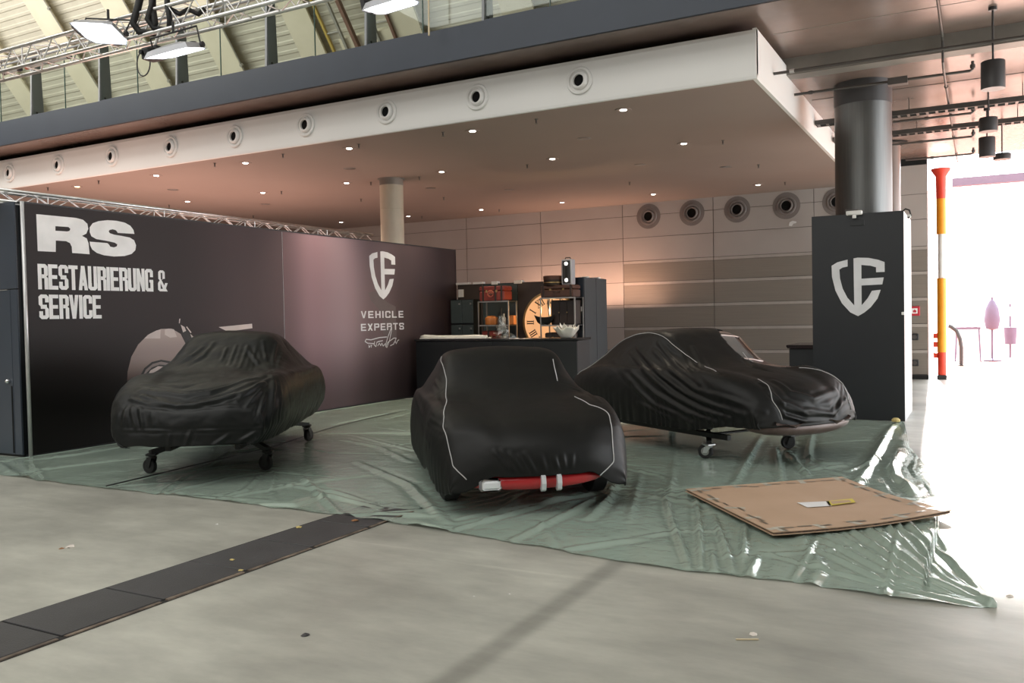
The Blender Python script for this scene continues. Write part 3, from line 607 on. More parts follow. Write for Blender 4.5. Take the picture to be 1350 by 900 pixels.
# ---- lettering
def rect(x0, y0, x1, y1, tl=0, tr=0, br=0, bl=0):
    p = []
    p += [(x0, y0+bl), (x0+bl, y0)] if bl else [(x0, y0)]
    p += [(x1-br, y0), (x1, y0+br)] if br else [(x1, y0)]
    p += [(x1, y1-tr), (x1-tr, y1)] if tr else [(x1, y1)]
    p += [(x0+tl, y1), (x0, y1-tl)] if tl else [(x0, y1)]
    return p
def glyph(ch, w, s, b):
    """block letter of height 1: width w, stem s, bar b -> (polygons, advance)"""
    c = min(s, b)*.62; m0, m1 = .5-b/2, .5+b/2
    P = []
    st = rect(0, 0, s, 1)
    if ch == 'R': P = [st, rect(0, 1-b, w, 1, tr=c), rect(w-s, .52, w, 1, tr=c, br=c*.5), rect(s, .44, w-s*.4, .44+b), rect(w-s, 0, w, .50, tr=c*.6)]
    elif ch == 'P': P = [st, rect(0, 1-b, w, 1, tr=c), rect(w-s, .40, w, 1, tr=c, br=c), rect(s, .40, w-s*.4, .40+b)]
    elif ch == 'E': P = [st, rect(0, 1-b, w*.96, 1), rect(0, m0, w*.9, m1), rect(0, 0, w*.98, b)]
    elif ch == 'L': P = [st, rect(0, 0, w*.95, b)]
    elif ch == 'T': P = [rect(0, 1-b, w, 1), rect(w/2-s/2, 0, w/2+s/2, 1)]
    elif ch == 'I': P = [st]; w = s
    elif ch == 'H': P = [st, rect(w-s, 0, w, 1), rect(s, m0, w-s, m1)]
    elif ch == 'U': P = [rect(0, .1, s, 1), rect(w-s, .1, w, 1), rect(0, 0, w, b, bl=c, br=c), rect(0, b*.6, s, .3), rect(w-s, b*.6, w, .3)]
    elif ch == 'N': P = [st, rect(w-s, 0, w, 1), [(0, 1), (s*.9, 1), (w, 0), (w-s*.9, 0)]]
    elif ch == 'A': k = s*.98; P = [[(0, 0), (k, 0), (w/2+k*.42, 1), (w/2-k*.52, 1)], [(w-k, 0), (w, 0), (w/2+k*.52, 1), (w/2-k*.42, 1)], rect(w*.24, .18, w*.76, .18+b*.9)]
    elif ch == 'V': k = s*.98; P = [[(0, 1), (k, 1), (w/2+k*.42, 0), (w/2-k*.52, 0)], [(w-k, 1), (w, 1), (w/2+k*.52, 0), (w/2-k*.42, 0)]]
    elif ch == 'X': k = s*1.15; P = [[(0, 1), (k, 1), (w, 0), (w-k, 0)], [(0, 0), (k, 0), (w, 1), (w-k, 1)]]
    elif ch in 'CG':
        P = [rect(0, 0, s, 1, tl=c, bl=c), rect(0, 1-b, w, 1, tl=c, tr=c), rect(0, 0, w, b, bl=c, br=c), rect(w-s, .64, w, 1, tr=c)]
        P += [rect(w-s, 0, w, .36, br=c)] if ch == 'C' else [rect(w-s, 0, w, .52), rect(w*.5, .52-b*.8, w, .52)]
    elif ch == 'S':
        P = [rect(0, 1-b, w, 1, tl=c, tr=c), rect(0, .5, s, 1, tl=c, bl=c), rect(s*.5, .5-b*.55, w-s*.5, .5+b*.55), rect(w-s, 0, w, .5, tr=c, br=c), rect(0, 0, w, b, bl=c, br=c), rect(w-s, .68, w, 1, tr=c), rect(0, 0, s, .32, bl=c)]
    elif ch == '&':
        P = [rect(.04, .58, .04+s*.9, 1, tl=c), rect(.04, 1-b*.8, w*.86, 1, tl=c, tr=c), rect(w*.86-s*.9, .60, w*.86, 1, tr=c), [(.04, .62), (s, .62), (w+.06, 0), (w-s*.9, 0)],
             [(w*.86, .64), (w*.86-s*.8, .60), (0, .36), (s*.3, .46)], rect(0, 0, s*.95, .46, tl=c, bl=c), rect(0, 0, w*.8, b*.8, bl=c), [(w*.55, 0), (w*.8, 0), (w+.06, .40), (w-s*.5, .40)]]
    return P, w
def text(name, s, y0, z0, h, total, w, st, b, gap, m, parent, fn, space=.22):
    """letters along Y from y0, base z0, height h, fitted to the width total"""
    x = 0; items = []
    for ch in s:
        if ch == ' ': x += space; continue
        P, ww = glyph(ch, w, st, b); items.append((x, P)); x += ww + gap
    k = total/(x-gap)
    mb = MB()
    for x0, P in items:
        for c, p in enumerate(P): mb.poly([[(y0+(x0+q[0])*k, z0+q[1]*h) for q in p]], lambda y, z, c=c: (fn(y, z)[0]+.0012*c, y, z))
    return mb.build(name, m, parent, world=True)
Rl = [(6.653, 3.001), (7.19, 3.003), (7.288, 2.988), (7.35, 2.94), (7.36, 2.875), (7.33, 2.811), (7.267, 2.777), (7.333, 2.749), (7.357, 2.689), (7.368, 2.544), (7.12, 2.547), (7.116, 2.625), (7.093, 2.672), (7.041, 2.693), (6.9, 2.691), (6.894, 2.547), (6.656, 2.544)]
Rh = [(6.901, 2.873), (7.079, 2.877), (7.106, 2.854), (7.091, 2.827), (7.06, 2.818), (6.899, 2.815)]
Sl = [(8.063, 2.862), (8.051, 2.917), (8.003, 2.97), (7.914, 3.006), (7.786, 3.019), (7.651, 3.015), (7.518, 2.991), (7.427, 2.955), (7.381, 2.896), (7.379, 2.835), (7.402, 2.782), (7.472, 2.75), (7.641, 2.735), (7.746, 2.722), (7.788, 2.701), (7.778, 2.673), (7.734, 2.656), (7.68, 2.663), (7.658, 2.692), (7.636, 2.708), (7.374, 2.709), (7.38, 2.661), (7.407, 2.61), (7.474, 2.567), (7.577, 2.542), (7.73, 2.533), (7.897, 2.549), (8.008, 2.583), (8.071, 2.639), (8.084, 2.709), (8.056, 2.774), (7.987, 2.807), (7.858, 2.82), (7.741, 2.829), (7.679, 2.843), (7.661, 2.865), (7.677, 2.887), (7.724, 2.899), (7.772, 2.891), (7.791, 2.872), (7.8, 2.857)]
MB().poly([Rl, Rh], onwall(.003)).build('lettering_large', M['ink_white'], ew, world=True)
MB().poly([Sl], onwall(.003)).build('lettering_large', M['ink_white'], ew, world=True)
L0 = [(6.646, 2.07), (6.655, 2.387), (8.344, 2.077), (6.644, 1.699), (6.651, 2.006), (7.515, 1.705)]
text('lettering', 'RESTAURIERUNG', L0[0][0], L0[0][1], L0[1][1]-L0[0][1], L0[2][0]-L0[0][0], .40, .152, .15, .022, M['ink_white'], ew, onwall(.003))
A0 = [(8.423, 2.076), (8.434, 2.376), (8.567, 2.077)]
text('lettering', '&', A0[0][0], A0[0][1], A0[1][1]-A0[0][1], A0[2][0]-A0[0][0], .40, .13, .15, .02, M['ink_white'], ew, onwall(.003))
text('lettering', 'SERVICE', L0[3][0], L0[3][1], L0[4][1]-L0[3][1], L0[5][0]-L0[3][0], .40, .152, .15, .022, M['ink_white'], ew, onwall(.003))
V0 = [(12.998, 1.647), (13.003, 1.781), (14.366, 1.638), (12.988, 1.405), (12.993, 1.54), (14.368, 1.407)]
text('lettering_small', 'VEHICLE', V0[0][0], V0[0][1], V0[1][1]-V0[0][1], V0[2][0]-V0[0][0], .78, .20, .18, .26, M['ink_grey'], ew, onwall(.003))
text('lettering_small', 'EXPERTS', V0[3][0], V0[3][1], V0[4][1]-V0[3][1], V0[5][0]-V0[3][0], .78, .20, .18, .22, M['ink_grey'], ew, onwall(.003))
# handwritten line under the emblem
mb = MB()
for st in [[(13.397, 1.151), (13.178, 1.168), (13.102, 1.203), (13.139, 1.244), (13.284, 1.229), (13.55, 1.264), (13.795, 1.27)], [(13.398, 1.193), (13.375, 1.129), (13.437, 1.094), (13.467, 1.175), (13.521, 1.189), (13.656, 1.201)], [(13.491, 1.108), (13.546, 1.155), (13.587, 1.105), (13.627, 1.153), (13.663, 1.095), (13.735, 1.139)], [(13.734, 1.099), (13.823, 1.262), (13.929, 1.427), (13.95, 1.393), (13.875, 1.194), (13.787, 1.064), (13.749, 1.082), (13.819, 1.162), (14.017, 1.24), (14.102, 1.237), (14.013, 1.122), (13.899, 1.093)], [(14.013, 1.139), (14.071, 1.171), (14.098, 1.126), (14.146, 1.185), (14.192, 1.2)], [(13.218, 1.135), (13.216, 1.086), (13.253, 1.101), (13.217, 1.112)], [(13.27, 1.13), (13.29, 1.109), (13.311, 1.128)], [(13.29, 1.109), (13.289, 1.083)]]:
    for a, b in zip(st[:-1], st[1:]):
        d = Vector((b[0]-a[0], b[1]-a[1], 0)); n_ = Vector((-d.y, d.x, 0)).normalized()*.009 if d.length > 1e-6 else Vector((0,0,0)); d = d.normalized()*.004
        mb.add([(XW+.003, a[0]-d.x+n_.x, a[1]-d.y+n_.y), (XW+.003, a[0]-d.x-n_.x, a[1]-d.y-n_.y), (XW+.003, b[0]+d.x-n_.x, b[1]+d.y-n_.y), (XW+.003, b[0]+d.x+n_.x, b[1]+d.y+n_.y)], [(0,1,2,3)])
mb.build('handwriting', M['ink_grey'], ew, world=True)
# the shield emblem, outline in unit coordinates
EMB = [(0.0, 0.879), (0.1123, 0.9363), (0.3088, 0.9745), (0.3088, 0.8567), (0.2105, 0.8408), (0.1509, 0.8089), (0.1614, 0.6561), (0.2105, 0.4809), (0.2982, 0.3217), (0.4281, 0.1847), (0.4211, 0.9904), (0.4982, 1.0), (0.7018, 0.9873), (0.8772, 0.949), (1.0, 0.9045), (1.0, 0.7389), (0.8421, 0.7389), (0.8421, 0.8217), (0.7368, 0.8535), (0.5684, 0.8726), (0.5684, 0.6369), (0.9825, 0.6465), (0.9544, 0.5287), (0.5684, 0.5223), (0.5684, 0.1847), (0.6842, 0.3057), (0.7614, 0.4268), (0.9263, 0.4395), (0.8632, 0.2898), (0.7368, 0.1465), (0.614, 0.0573), (0.4982, 0.0), (0.3509, 0.0669), (0.193, 0.2261), (0.0702, 0.449), (0.007, 0.6879)]
E0 = [(13.295, 2.928), (14.127, 2.976), (13.653, 2.009), (13.69, 2.951)]
MB().poly([[(E0[0][0]+(E0[1][0]-E0[0][0])*x, E0[2][1]+(E0[3][1]-E0[2][1])*z) for x, z in EMB]], onwall(.003)).build('shield_emblem', M['ink_grey'], ew, world=True)

# storage cabin end, left of the frame profile
lc = thing('storage_cabin', (-11.6, 6.42, 0), 0, 'dark blue-grey laminate cabin with a door at the left frame edge', 'cabin')
MB().box(-13.2, -10.365, 6.446, 7.4, 0, 3.10).build('carcass', M['cab_dark'], lc, world=True)
for z0, z1 in ((.03, 2.066), (2.078, 3.14)):
    for x0, x1 in ((-13.2, -12.01), (-12.0, -10.505), (-10.495, -10.365)) if z1 < 3 else ((-13.2, -12.01), (-12.0, -10.365)):
        MB().bbox(x0, x1, 6.42, 6.445, z0, z1, .003).build('front_panel', M['cab_blue'], lc, world=True)
MB().lathe([(.03, 0), (.028, .03), (.012, .05)], (-10.58, 6.42, .94), (0,-1,0), 12).build('door_knob', M['chrome'], lc, True, world=True)
MB().box(-10.535, -10.515, 6.412, 6.425, .05, .88).build('door_slit', M['hole'], lc, world=True)
MB().box(-10.9, -10.55, 6.41, 6.425, 2.062, 2.070).build('upper_seam_strip', M['pole_alu'], lc, world=True)

# ------------------------------------------------------------------ trusses
def truss(name, label, p0, length, ax, hgt, dep, r, rb, bay, mats, sides, stuff=False, cat='truss'):
    """box truss: four chords and zigzag braces"""
    a = Vector(ax); s = Vector((a.y, -a.x, 0)) if False else Vector((-a.y, a.x, 0)); up = Vector((0,0,1)); P = Vector(p0)
    t = thing(name, P, 0, label, cat)
    cs = [P, P+up*hgt, P+s*dep+up*hgt, P+s*dep]
    for c in cs: MB().tube([c, c+a*length], r, 10).build('chord', mats, t, True, world=True)
    n = max(2, round(length/bay)); js = []
    for i, j in ((0,1), (1,2), (2,3), (3,0)):
        m = MB()
        for k in range(n):
            u0, u1 = a*(length*k/n), a*(length*(k+.5)/n); u2 = a*(length*(k+1)/n)
            segs = [(cs[i]+u0, cs[j]+u1), (cs[j]+u1, cs[i]+u2)]
            if k % 4 == 0: segs.append((cs[i]+u0, cs[j]+u0))
            if i in (1, 3) : segs = [(cs[i]+u0, cs[j]+u0), (cs[i]+u0, cs[j]+u2)] if k % 2 == 0 else [(cs[i]+u0, cs[j]+u0)]
            for q in segs:
                if stuff: m.tube(q, rb, 5, False)
                else: MB().tube(q, rb, 6, False).build('brace', mats, t, True, world=True)
        if stuff: m.build('braces', mats, t, True, world=True)['kind'] = 'stuff'
    return t
truss('lighting_truss', 'aluminium box truss hanging high in the upper left corner', (-15.0, 7.29, 5.16), 10.2, (1,0,0), .275, .27, .025, .009, .44, M['alu'], 4)
truss('wall_truss', 'aluminium truss running behind the top of the black exhibition wall', (-10.58, 5.2, 3.165), 8.6, (0,1,0), .135, .22, .022, .008, .46, M['alu'], 4, True)
# floodlights on the truss
def flood(c, rx, ry, rz, w, d, label, lit=True):
    t = thing('floodlight', c, 0, label, 'floodlight', 'floodlights on the truss')
    Rm = Matrix.Rotation(math.radians(rz), 4, 'Z') @ Matrix.Rotation(math.radians(ry), 4, 'Y') @ Matrix.Rotation(math.radians(rx), 4, 'X')
    def T(vs): return [tuple(Rm @ Vector(v)) for v in vs]
    def bx(x0,x1,y0,y1,z0,z1): 
        b = MB().bbox(x0,x1,y0,y1,z0,z1,.01); b.v = T(b.v); return b
    # wedge hood seen as trapezoid with rounded back
    out = [(-w/2, -d*.55), (-w*.30, -d*.62), (w*.30, -d*.62), (w/2, -d*.55), (w/2, d*.25), (w*.38, d*.5), (-w*.38, d*.5), (-w/2, d*.25)]
    m = MB(); vs = [(x, y, 0) for x, y in out] + [(x*.86, y*.86+.01, .07) for x, y in out] + [(x*.4, y*.4+.02, .11) for x, y in out]
    n = 8; m.add(T(vs), [(k*n+i, k*n+(i+1)%n, (k+1)*n+(i+1)%n, (k+1)*n+i) for k in range(2) for i in range(n)] + [tuple(2*n+i for i in range(n))]); m.build('hood', M['lamp_body'], t)
    m = MB(); m.poly([[(x*.93, y*.93) for x, y in out]], lambda x, y: tuple(Rm @ Vector((x, y, .004)))); m.build('lens', M['lens_flood'], t)
    bx(-w*.62, -w*.5, -.10, .12, .02, .14).build('ballast_box', M['lamp_dark'], t)
    bx(-w*.16, w*.16, d*.45, d*.45+.10, .03, .13).build('gear_box', M['lamp_dark'], t)
    y = MB(); y.tube(T([(-w*.53, 0, .03), (-w*.53, .02, .24), (w*.53, .02, .24), (w*.53, 0, .03)]), .012, 6); y.build('yoke', M['lamp_dark'], t)
    for sx in (-1, 1):
        k = MB().lathe([(.035, 0), (.035, .03)], (0,0,0), (1,0,0), 10); k.v = T([(v[0]+sx*w*.54, v[1], v[2]+.03) for v in k.v]); k.build('tilt_knob', M['lamp_dark'], t)
    top = T([(0, .02, .24)])[0]
    MB().tube([top, (top[0], top[1], top[2]+.12)], .016, 6).build('clamp', M['lamp_dark'], t)
    return t
flood((-9.52, 7.08, 5.19), -19, 8, 14, .62, .38, 'bright floodlight tilted toward the viewer, leftmost on the truss')
flood((-8.22, 7.12, 4.76), 15, -6, 10, .62, .42, 'flat floodlight with rounded hood hanging below the truss, middle one')
flood((-5.13, 7.12, 4.72), 10, -6, 6, .50, .36, 'floodlight at the top edge of the picture, rightmost on the truss')
t = thing('ballast_unit', (-8.72, 7.2, 4.86), 0, 'black ballast box with cables beside the middle floodlight', 'ballast')
MB().bbox(-.13, .13, -.09, .09, -.07, .07, .012).build('case', M['lamp_dark'], t)
MB().tube([(0,0,.07), (0,.09,.30)], .018, 6).build('clamp', M['alu_dull'], t)
for s_ in (-.08, .05): MB().lathe([(.03, 0), (.03, .05)], (s_, -.09, 0), (0,-1,0), 8).build('gland', M['black'], t)
cb = [Vector((-8.98 + .12*math.sin(a), 7.25, 4.85 - .17*(1-math.cos(a))*.9 + .1)) for a in np.linspace(0, 2*PI, 18)]
tag(MB().tube(cb, .008, 6).build('cable_loop', M['lamp_dark'], None, True), 'thin dark cable loop hanging below the truss', 'cable')
# hoist slings
t = thing('rigging_sling', (-8.8, 7.4, 5.3), 0, 'black round sling and hoist chain around the truss', 'sling')
for dx, w_ in ((-.24, .15), (.02, .13)):
    pts = [(-8.85+dx+.05, 7.42, 6.1), (-8.85+dx, 7.28, 5.50), (-8.85+dx-.02, 7.22, 5.30), (-8.85+dx+.02, 7.28, 5.20), (-8.85+dx+.20, 7.34, 5.17), (-8.85+dx+.30, 7.28, 5.25), (-8.85+dx+.24, 7.30, 5.45), (-8.85+dx+.08, 7.44, 6.1)]
    MB().tube(pts, .045 if dx < 0 else .035, 8).build('sling_loop', M['black'], t, True, world=True)
MB().bbox(-8.80, -8.60, 7.30, 7.50, 5.62, 5.95, .03).build('hoist_body', M['lamp_dark'], t, world=True)
tag(MB().tube([(-8.6,7.32,5.42), (-8.45,7.36,5.33), (-8.35,7.40,5.38), (-8.2,7.42,5.30), (-8.12,7.45,5.36)], .03, 7).build('cable_bundle', M['black'], None, True), 'black cable bundle lying on the truss right of the sling', 'cable')
for k, (x, l_) in enumerate(((-11.3, .5), (-10.85, .42), (-11.9, .35))):
    t = thing('tube_lamp', (x, 7.42, 5.19), 0, ['small white tube lamp lying in the truss at its left end, middle', 'small white tube lamp lying in the truss at its left end, right', 'small white tube lamp lying in the truss at its left end, leftmost'][k], 'tube lamp')
    MB().tube([(-l_/2,0,0), (l_/2,0,0)], .028, 8).build('tube', M['white'], t, True)
    for s_ in (-1, 1): MB().lathe([(.034, -.02), (.034, .02)], (s_*l_/2,0,0), (1,0,0), 8).build('end_cap', M['lamp_dark'] if k else M['emblem'], t)

# ------------------------------------------------------------------ emblem panel before the steel column
YP = 13.52
ep = thing('emblem_panel', (-1.57, YP, 0), 0, 'tall black panel box with white shield emblem before the thick grey column', 'panel')
MB().box(-2.195, -2.165, YP+.017, 15.0, 0, 3.005).build('left_board', M['cab_dark'], ep, world=True)
MB().bbox(-2.20, -.946, YP, YP+.016, .0, 3.015, .003).build('front_board', M['cab_blue'] if False else mat('black blue board', (.0105, .0125, .0155), .40, col2=(.0095, .0112, .014)), ep, world=True)
MB().box(-.975, -.945, YP+.017, 15.0, 0, 3.01).build('side_board', M['box_side'], ep, world=True)
EP = [(-1.924, 2.365), (-1.2, 2.329), (-1.566, 1.522), (-1.559, 2.375)]
MB().poly([[(EP[0][0]+(EP[1][0]-EP[0][0])*x, EP[2][1]+(EP[3][1]-EP[2][1])*z) for x, z in EMB]], lambda x, z: (x, YP-.003, z)).build('shield_emblem', M['ink_grey'], ep, world=True)
MB().bbox(*[-1.659, -1.467], YP-.012, YP, *[2.839, 2.927], .003).build('dark_cover_plate', M['cab_dark'], ep, world=True)
t = thing('white_junction', (-1.599, 13.47, 3.024), 0, 'white cable junction clipped on top of the black emblem panel', 'junction box')
MB().bbox(-.11, .11, -.04, .05, -.03, .03, .008).build('case', M['white'], t)
MB().box(-.02, .03, -.045, -.02, -.08, -.03).build('plug', M['white'], t)
MB().box(-.12, .06, -.02, .02, .03, .05).build('lid', M['galv'], t)
t = thing('cable_clip', (-0.898, 13.5, 2.98), 0, 'small knot of wires at the top right corner of the black panel', 'wire')
MB().tube([(-.06,0,.02), (-.02,-.02,.05), (.03,-.02,.03), (.05,0,-.05), (.01,-.02,-.08)], .012, 6).build('wire', M['black'], t)
MB().bbox(0, .05, -.02, .02, -.08, -.03, .006).build('clip', M['white'], t)
tag(MB().bbox(*[-0.981, -0.942], 13.49, 13.52, *[1.528, 1.571], .004).build('wall_clip', M['white']), 'tiny white clip on the right edge of the black emblem panel', 'clip')
t = tag(MB().lathe([(1e-4, 0), (.055, .005), (.06, .03), (.035, .055), (1e-4, .06)], (-1.041, 13.181, 0.03), (0,0,1), 9).build('crumpled_tape', M['wood_chip'], None, False), 'yellowish crumpled tape lump at the foot of the black emblem panel', 'tape')
sb = thing('side_counter', (-2.37, 13.9, 0), 0, 'low black counter box left of the emblem panel', 'counter')
MB().bbox(-2.56, -2.205, 13.60, 14.6, 0, 1.045, .006).build('body', M['cab_dark'], sb, world=True)
MB().prism([(-2.60, 1.085), (-2.58, 1.05), (-2.205, 1.045), (-2.205, 1.10), (-2.59, 1.10)], lambda x, z, d: (x, 13.56+1.06*d, z), 1).build('top', mat('dark lacquer top', (.02, .015, .016), .15), sb, world=True)
# ================================================================== CARS UNDER COVERS
# stations of a small fastback coupe: s (forward), half width, shoulder z/t, roof-edge z/t, centre z
STN = [(-2.03,.50,.40,.40,.42,.25,.43),(-1.98,.62,.56,.50,.60,.32,.62),(-1.84,.72,.68,.60,.74,.36,.76),(-1.5,.79,.77,.66,.88,.40,.92),
 (-1.1,.82,.84,.70,1.05,.45,1.11),(-.65,.835,.87,.74,1.20,.50,1.255),(-.15,.835,.88,.75,1.255,.53,1.31),(.2,.835,.88,.75,1.23,.53,1.285),
 (.5,.835,.88,.74,1.06,.49,1.11),(.8,.83,.86,.72,.90,.42,.94),(1.15,.835,.87,.69,.845,.40,.86),(1.5,.82,.82,.65,.79,.36,.80),
 (1.78,.78,.73,.60,.71,.32,.72),(1.93,.73,.60,.56,.60,.30,.61),(1.99,.70,.46,.54,.46,.30,.47)]
def crom(P, n, closed=False):
    P = np.asarray(P, float); m = len(P)
    Q = np.vstack([2*P[0]-P[1], P, 2*P[-1]-P[-2]])
    t = np.linspace(0, m-1-1e-9, n); i = t.astype(int); f = (t-i)[:, None]
    a, b, c, d = Q[i], Q[i+1], Q[i+2], Q[i+3]
    return .5*((2*b)+(c-a)*f+(2*a-5*b+4*c-d)*f**2+(3*b-a-3*c+d)*f**3)
def resample(C, n):
    d = np.r_[0, np.cumsum(np.linalg.norm(np.diff(C, axis=0), axis=1))]
    u = np.linspace(0, d[-1], n); return np.stack([np.interp(u, d, C[:, k]) for k in range(C.shape[1])], 1)
def car_grid(hem, nS=300, nH=100, bow=(.16, .22), stn=STN, wide=0., skirt=.0, corner=0., cab=0.):
    """grid of points (stations x section) in car coordinates; hem(s) is the lower edge"""
    T = np.array(stn, float)
    e0 = T[0].copy(); e0[0] -= .005; e0[2] = e0[4] = e0[6] = hem(e0[0]) + .012
    e1 = T[-1].copy(); e1[0] += .005; e1[1] += min(0, skirt)*1.1; e1[2] = e1[4] = e1[6] = hem(e1[0]) + .012
    T = resample(crom(np.vstack([e0, T, e1]), 400), nS)
    G = np.zeros((nS, 2*nH-1, 3))
    for i, (s, w, zs, ts, zr, tr, zt) in enumerate(T):
        zh = min(hem(s), zs-.01); w += wide; tr += cab*min(1, max(0, (zr-.95)/.2))
        C = [(w-.02+skirt, zh), (w+skirt*(.7 if skirt > 0 else .15), zh+.30*(zs-zh)), (w, zh+.68*(zs-zh)), (ts+.62*(w-ts), zs-.12*(zs-zh)*.6), (ts, zs), ((ts+tr)/2, (zs+zr)/2+.01), (tr, zr), (tr*.55, zt-.25*(zt-zr)), (0, zt)]
        H = resample(crom(C, 160), nH)
        row = np.vstack([H, (H*[-1, 1])[::-1][1:]])
        G[i, :, 1] = row[:, 0]; G[i, :, 2] = row[:, 1]; G[i, :, 0] = s
    if corner:
        zh = np.array([min(hem(s_), .6) for s_ in G[:, 0, 0]])[:, None]; q = np.clip((np.abs(G[..., 1])-.36)/.32, 0, 1); q = q*q*(3-2*q)
        G[..., 2] -= corner*q*np.clip(1-(G[..., 2]-zh)/.40, 0, 1)*np.clip((G[..., 0]-1.6)/.3, 0, 1)
    k = np.clip((G[..., 0]-.9)/1.0, 0, 1)**1.5; G[..., 0] -= bow[0]*k*(G[..., 1]/.75)**2
    k = np.clip((-G[..., 0]-.9)/1.0, 0, 1)**1.5; G[..., 0] += bow[1]*k*(G[..., 1]/.75)**2
    return G
def grid_normals(G):
    a = np.gradient(G, axis=0); b = np.gradient(G, axis=1); n = np.cross(a, b)
    return n/np.maximum(np.linalg.norm(n, axis=2, keepdims=True), 1e-9)
def ridge(G, N, folds):
    """press folds into the cloth: each is (polyline, height, width)"""
    D = np.zeros(G.shape[:2])
    for pl, amp, wd in folds:
        pl = np.asarray(pl); best = np.full(G.shape[:2], 9.); pos = np.zeros(G.shape[:2]); L = np.r_[0, np.cumsum(np.linalg.norm(np.diff(pl, axis=0), axis=1))]
        for q in range(len(pl)-1):
            a, b = pl[q], pl[q+1]; ab = b-a; l2 = max((ab**2).sum(), 1e-9)
            t = np.clip(((G-a)@ab)/l2, 0, 1); d = np.linalg.norm(G-(a+t[..., None]*ab), axis=2)
            m = d < best; best = np.where(m, d, best); pos = np.where(m, (L[q]+t*np.sqrt(l2))/L[-1], pos)
        fade = np.sin(np.pi*np.clip(pos*.9+.05, 0, 1))**.6
        D += amp*fade*(np.exp(-(best/wd)**2) - .55*np.exp(-((best-1.9*wd)/(1.1*wd))**2))
    return G + N*D[..., None]
HEM = {'A': lambda s: .20, 'B': lambda s: .21+.11*max(0., min(1., (s-1.70)/.25))+.08*np.exp(-((s-1.12)/.28)**2), 'C': lambda s: .20+.10*max(0., min(1., (s-.9)/.7))}
CARS = {'A': ((-7.855, 7.52), (.52, -.86), .20), 'B': ((-4.32, 7.69), (.63, -.777), 0.), 'C': ((-3.12, 10.43), (.83, -.56), .12)}
KW = {'A': dict(wide=.03, skirt=-.09, cab=-.08), 'B': dict(wide=.01, skirt=.03, corner=.13), 'C': dict(wide=0.)}
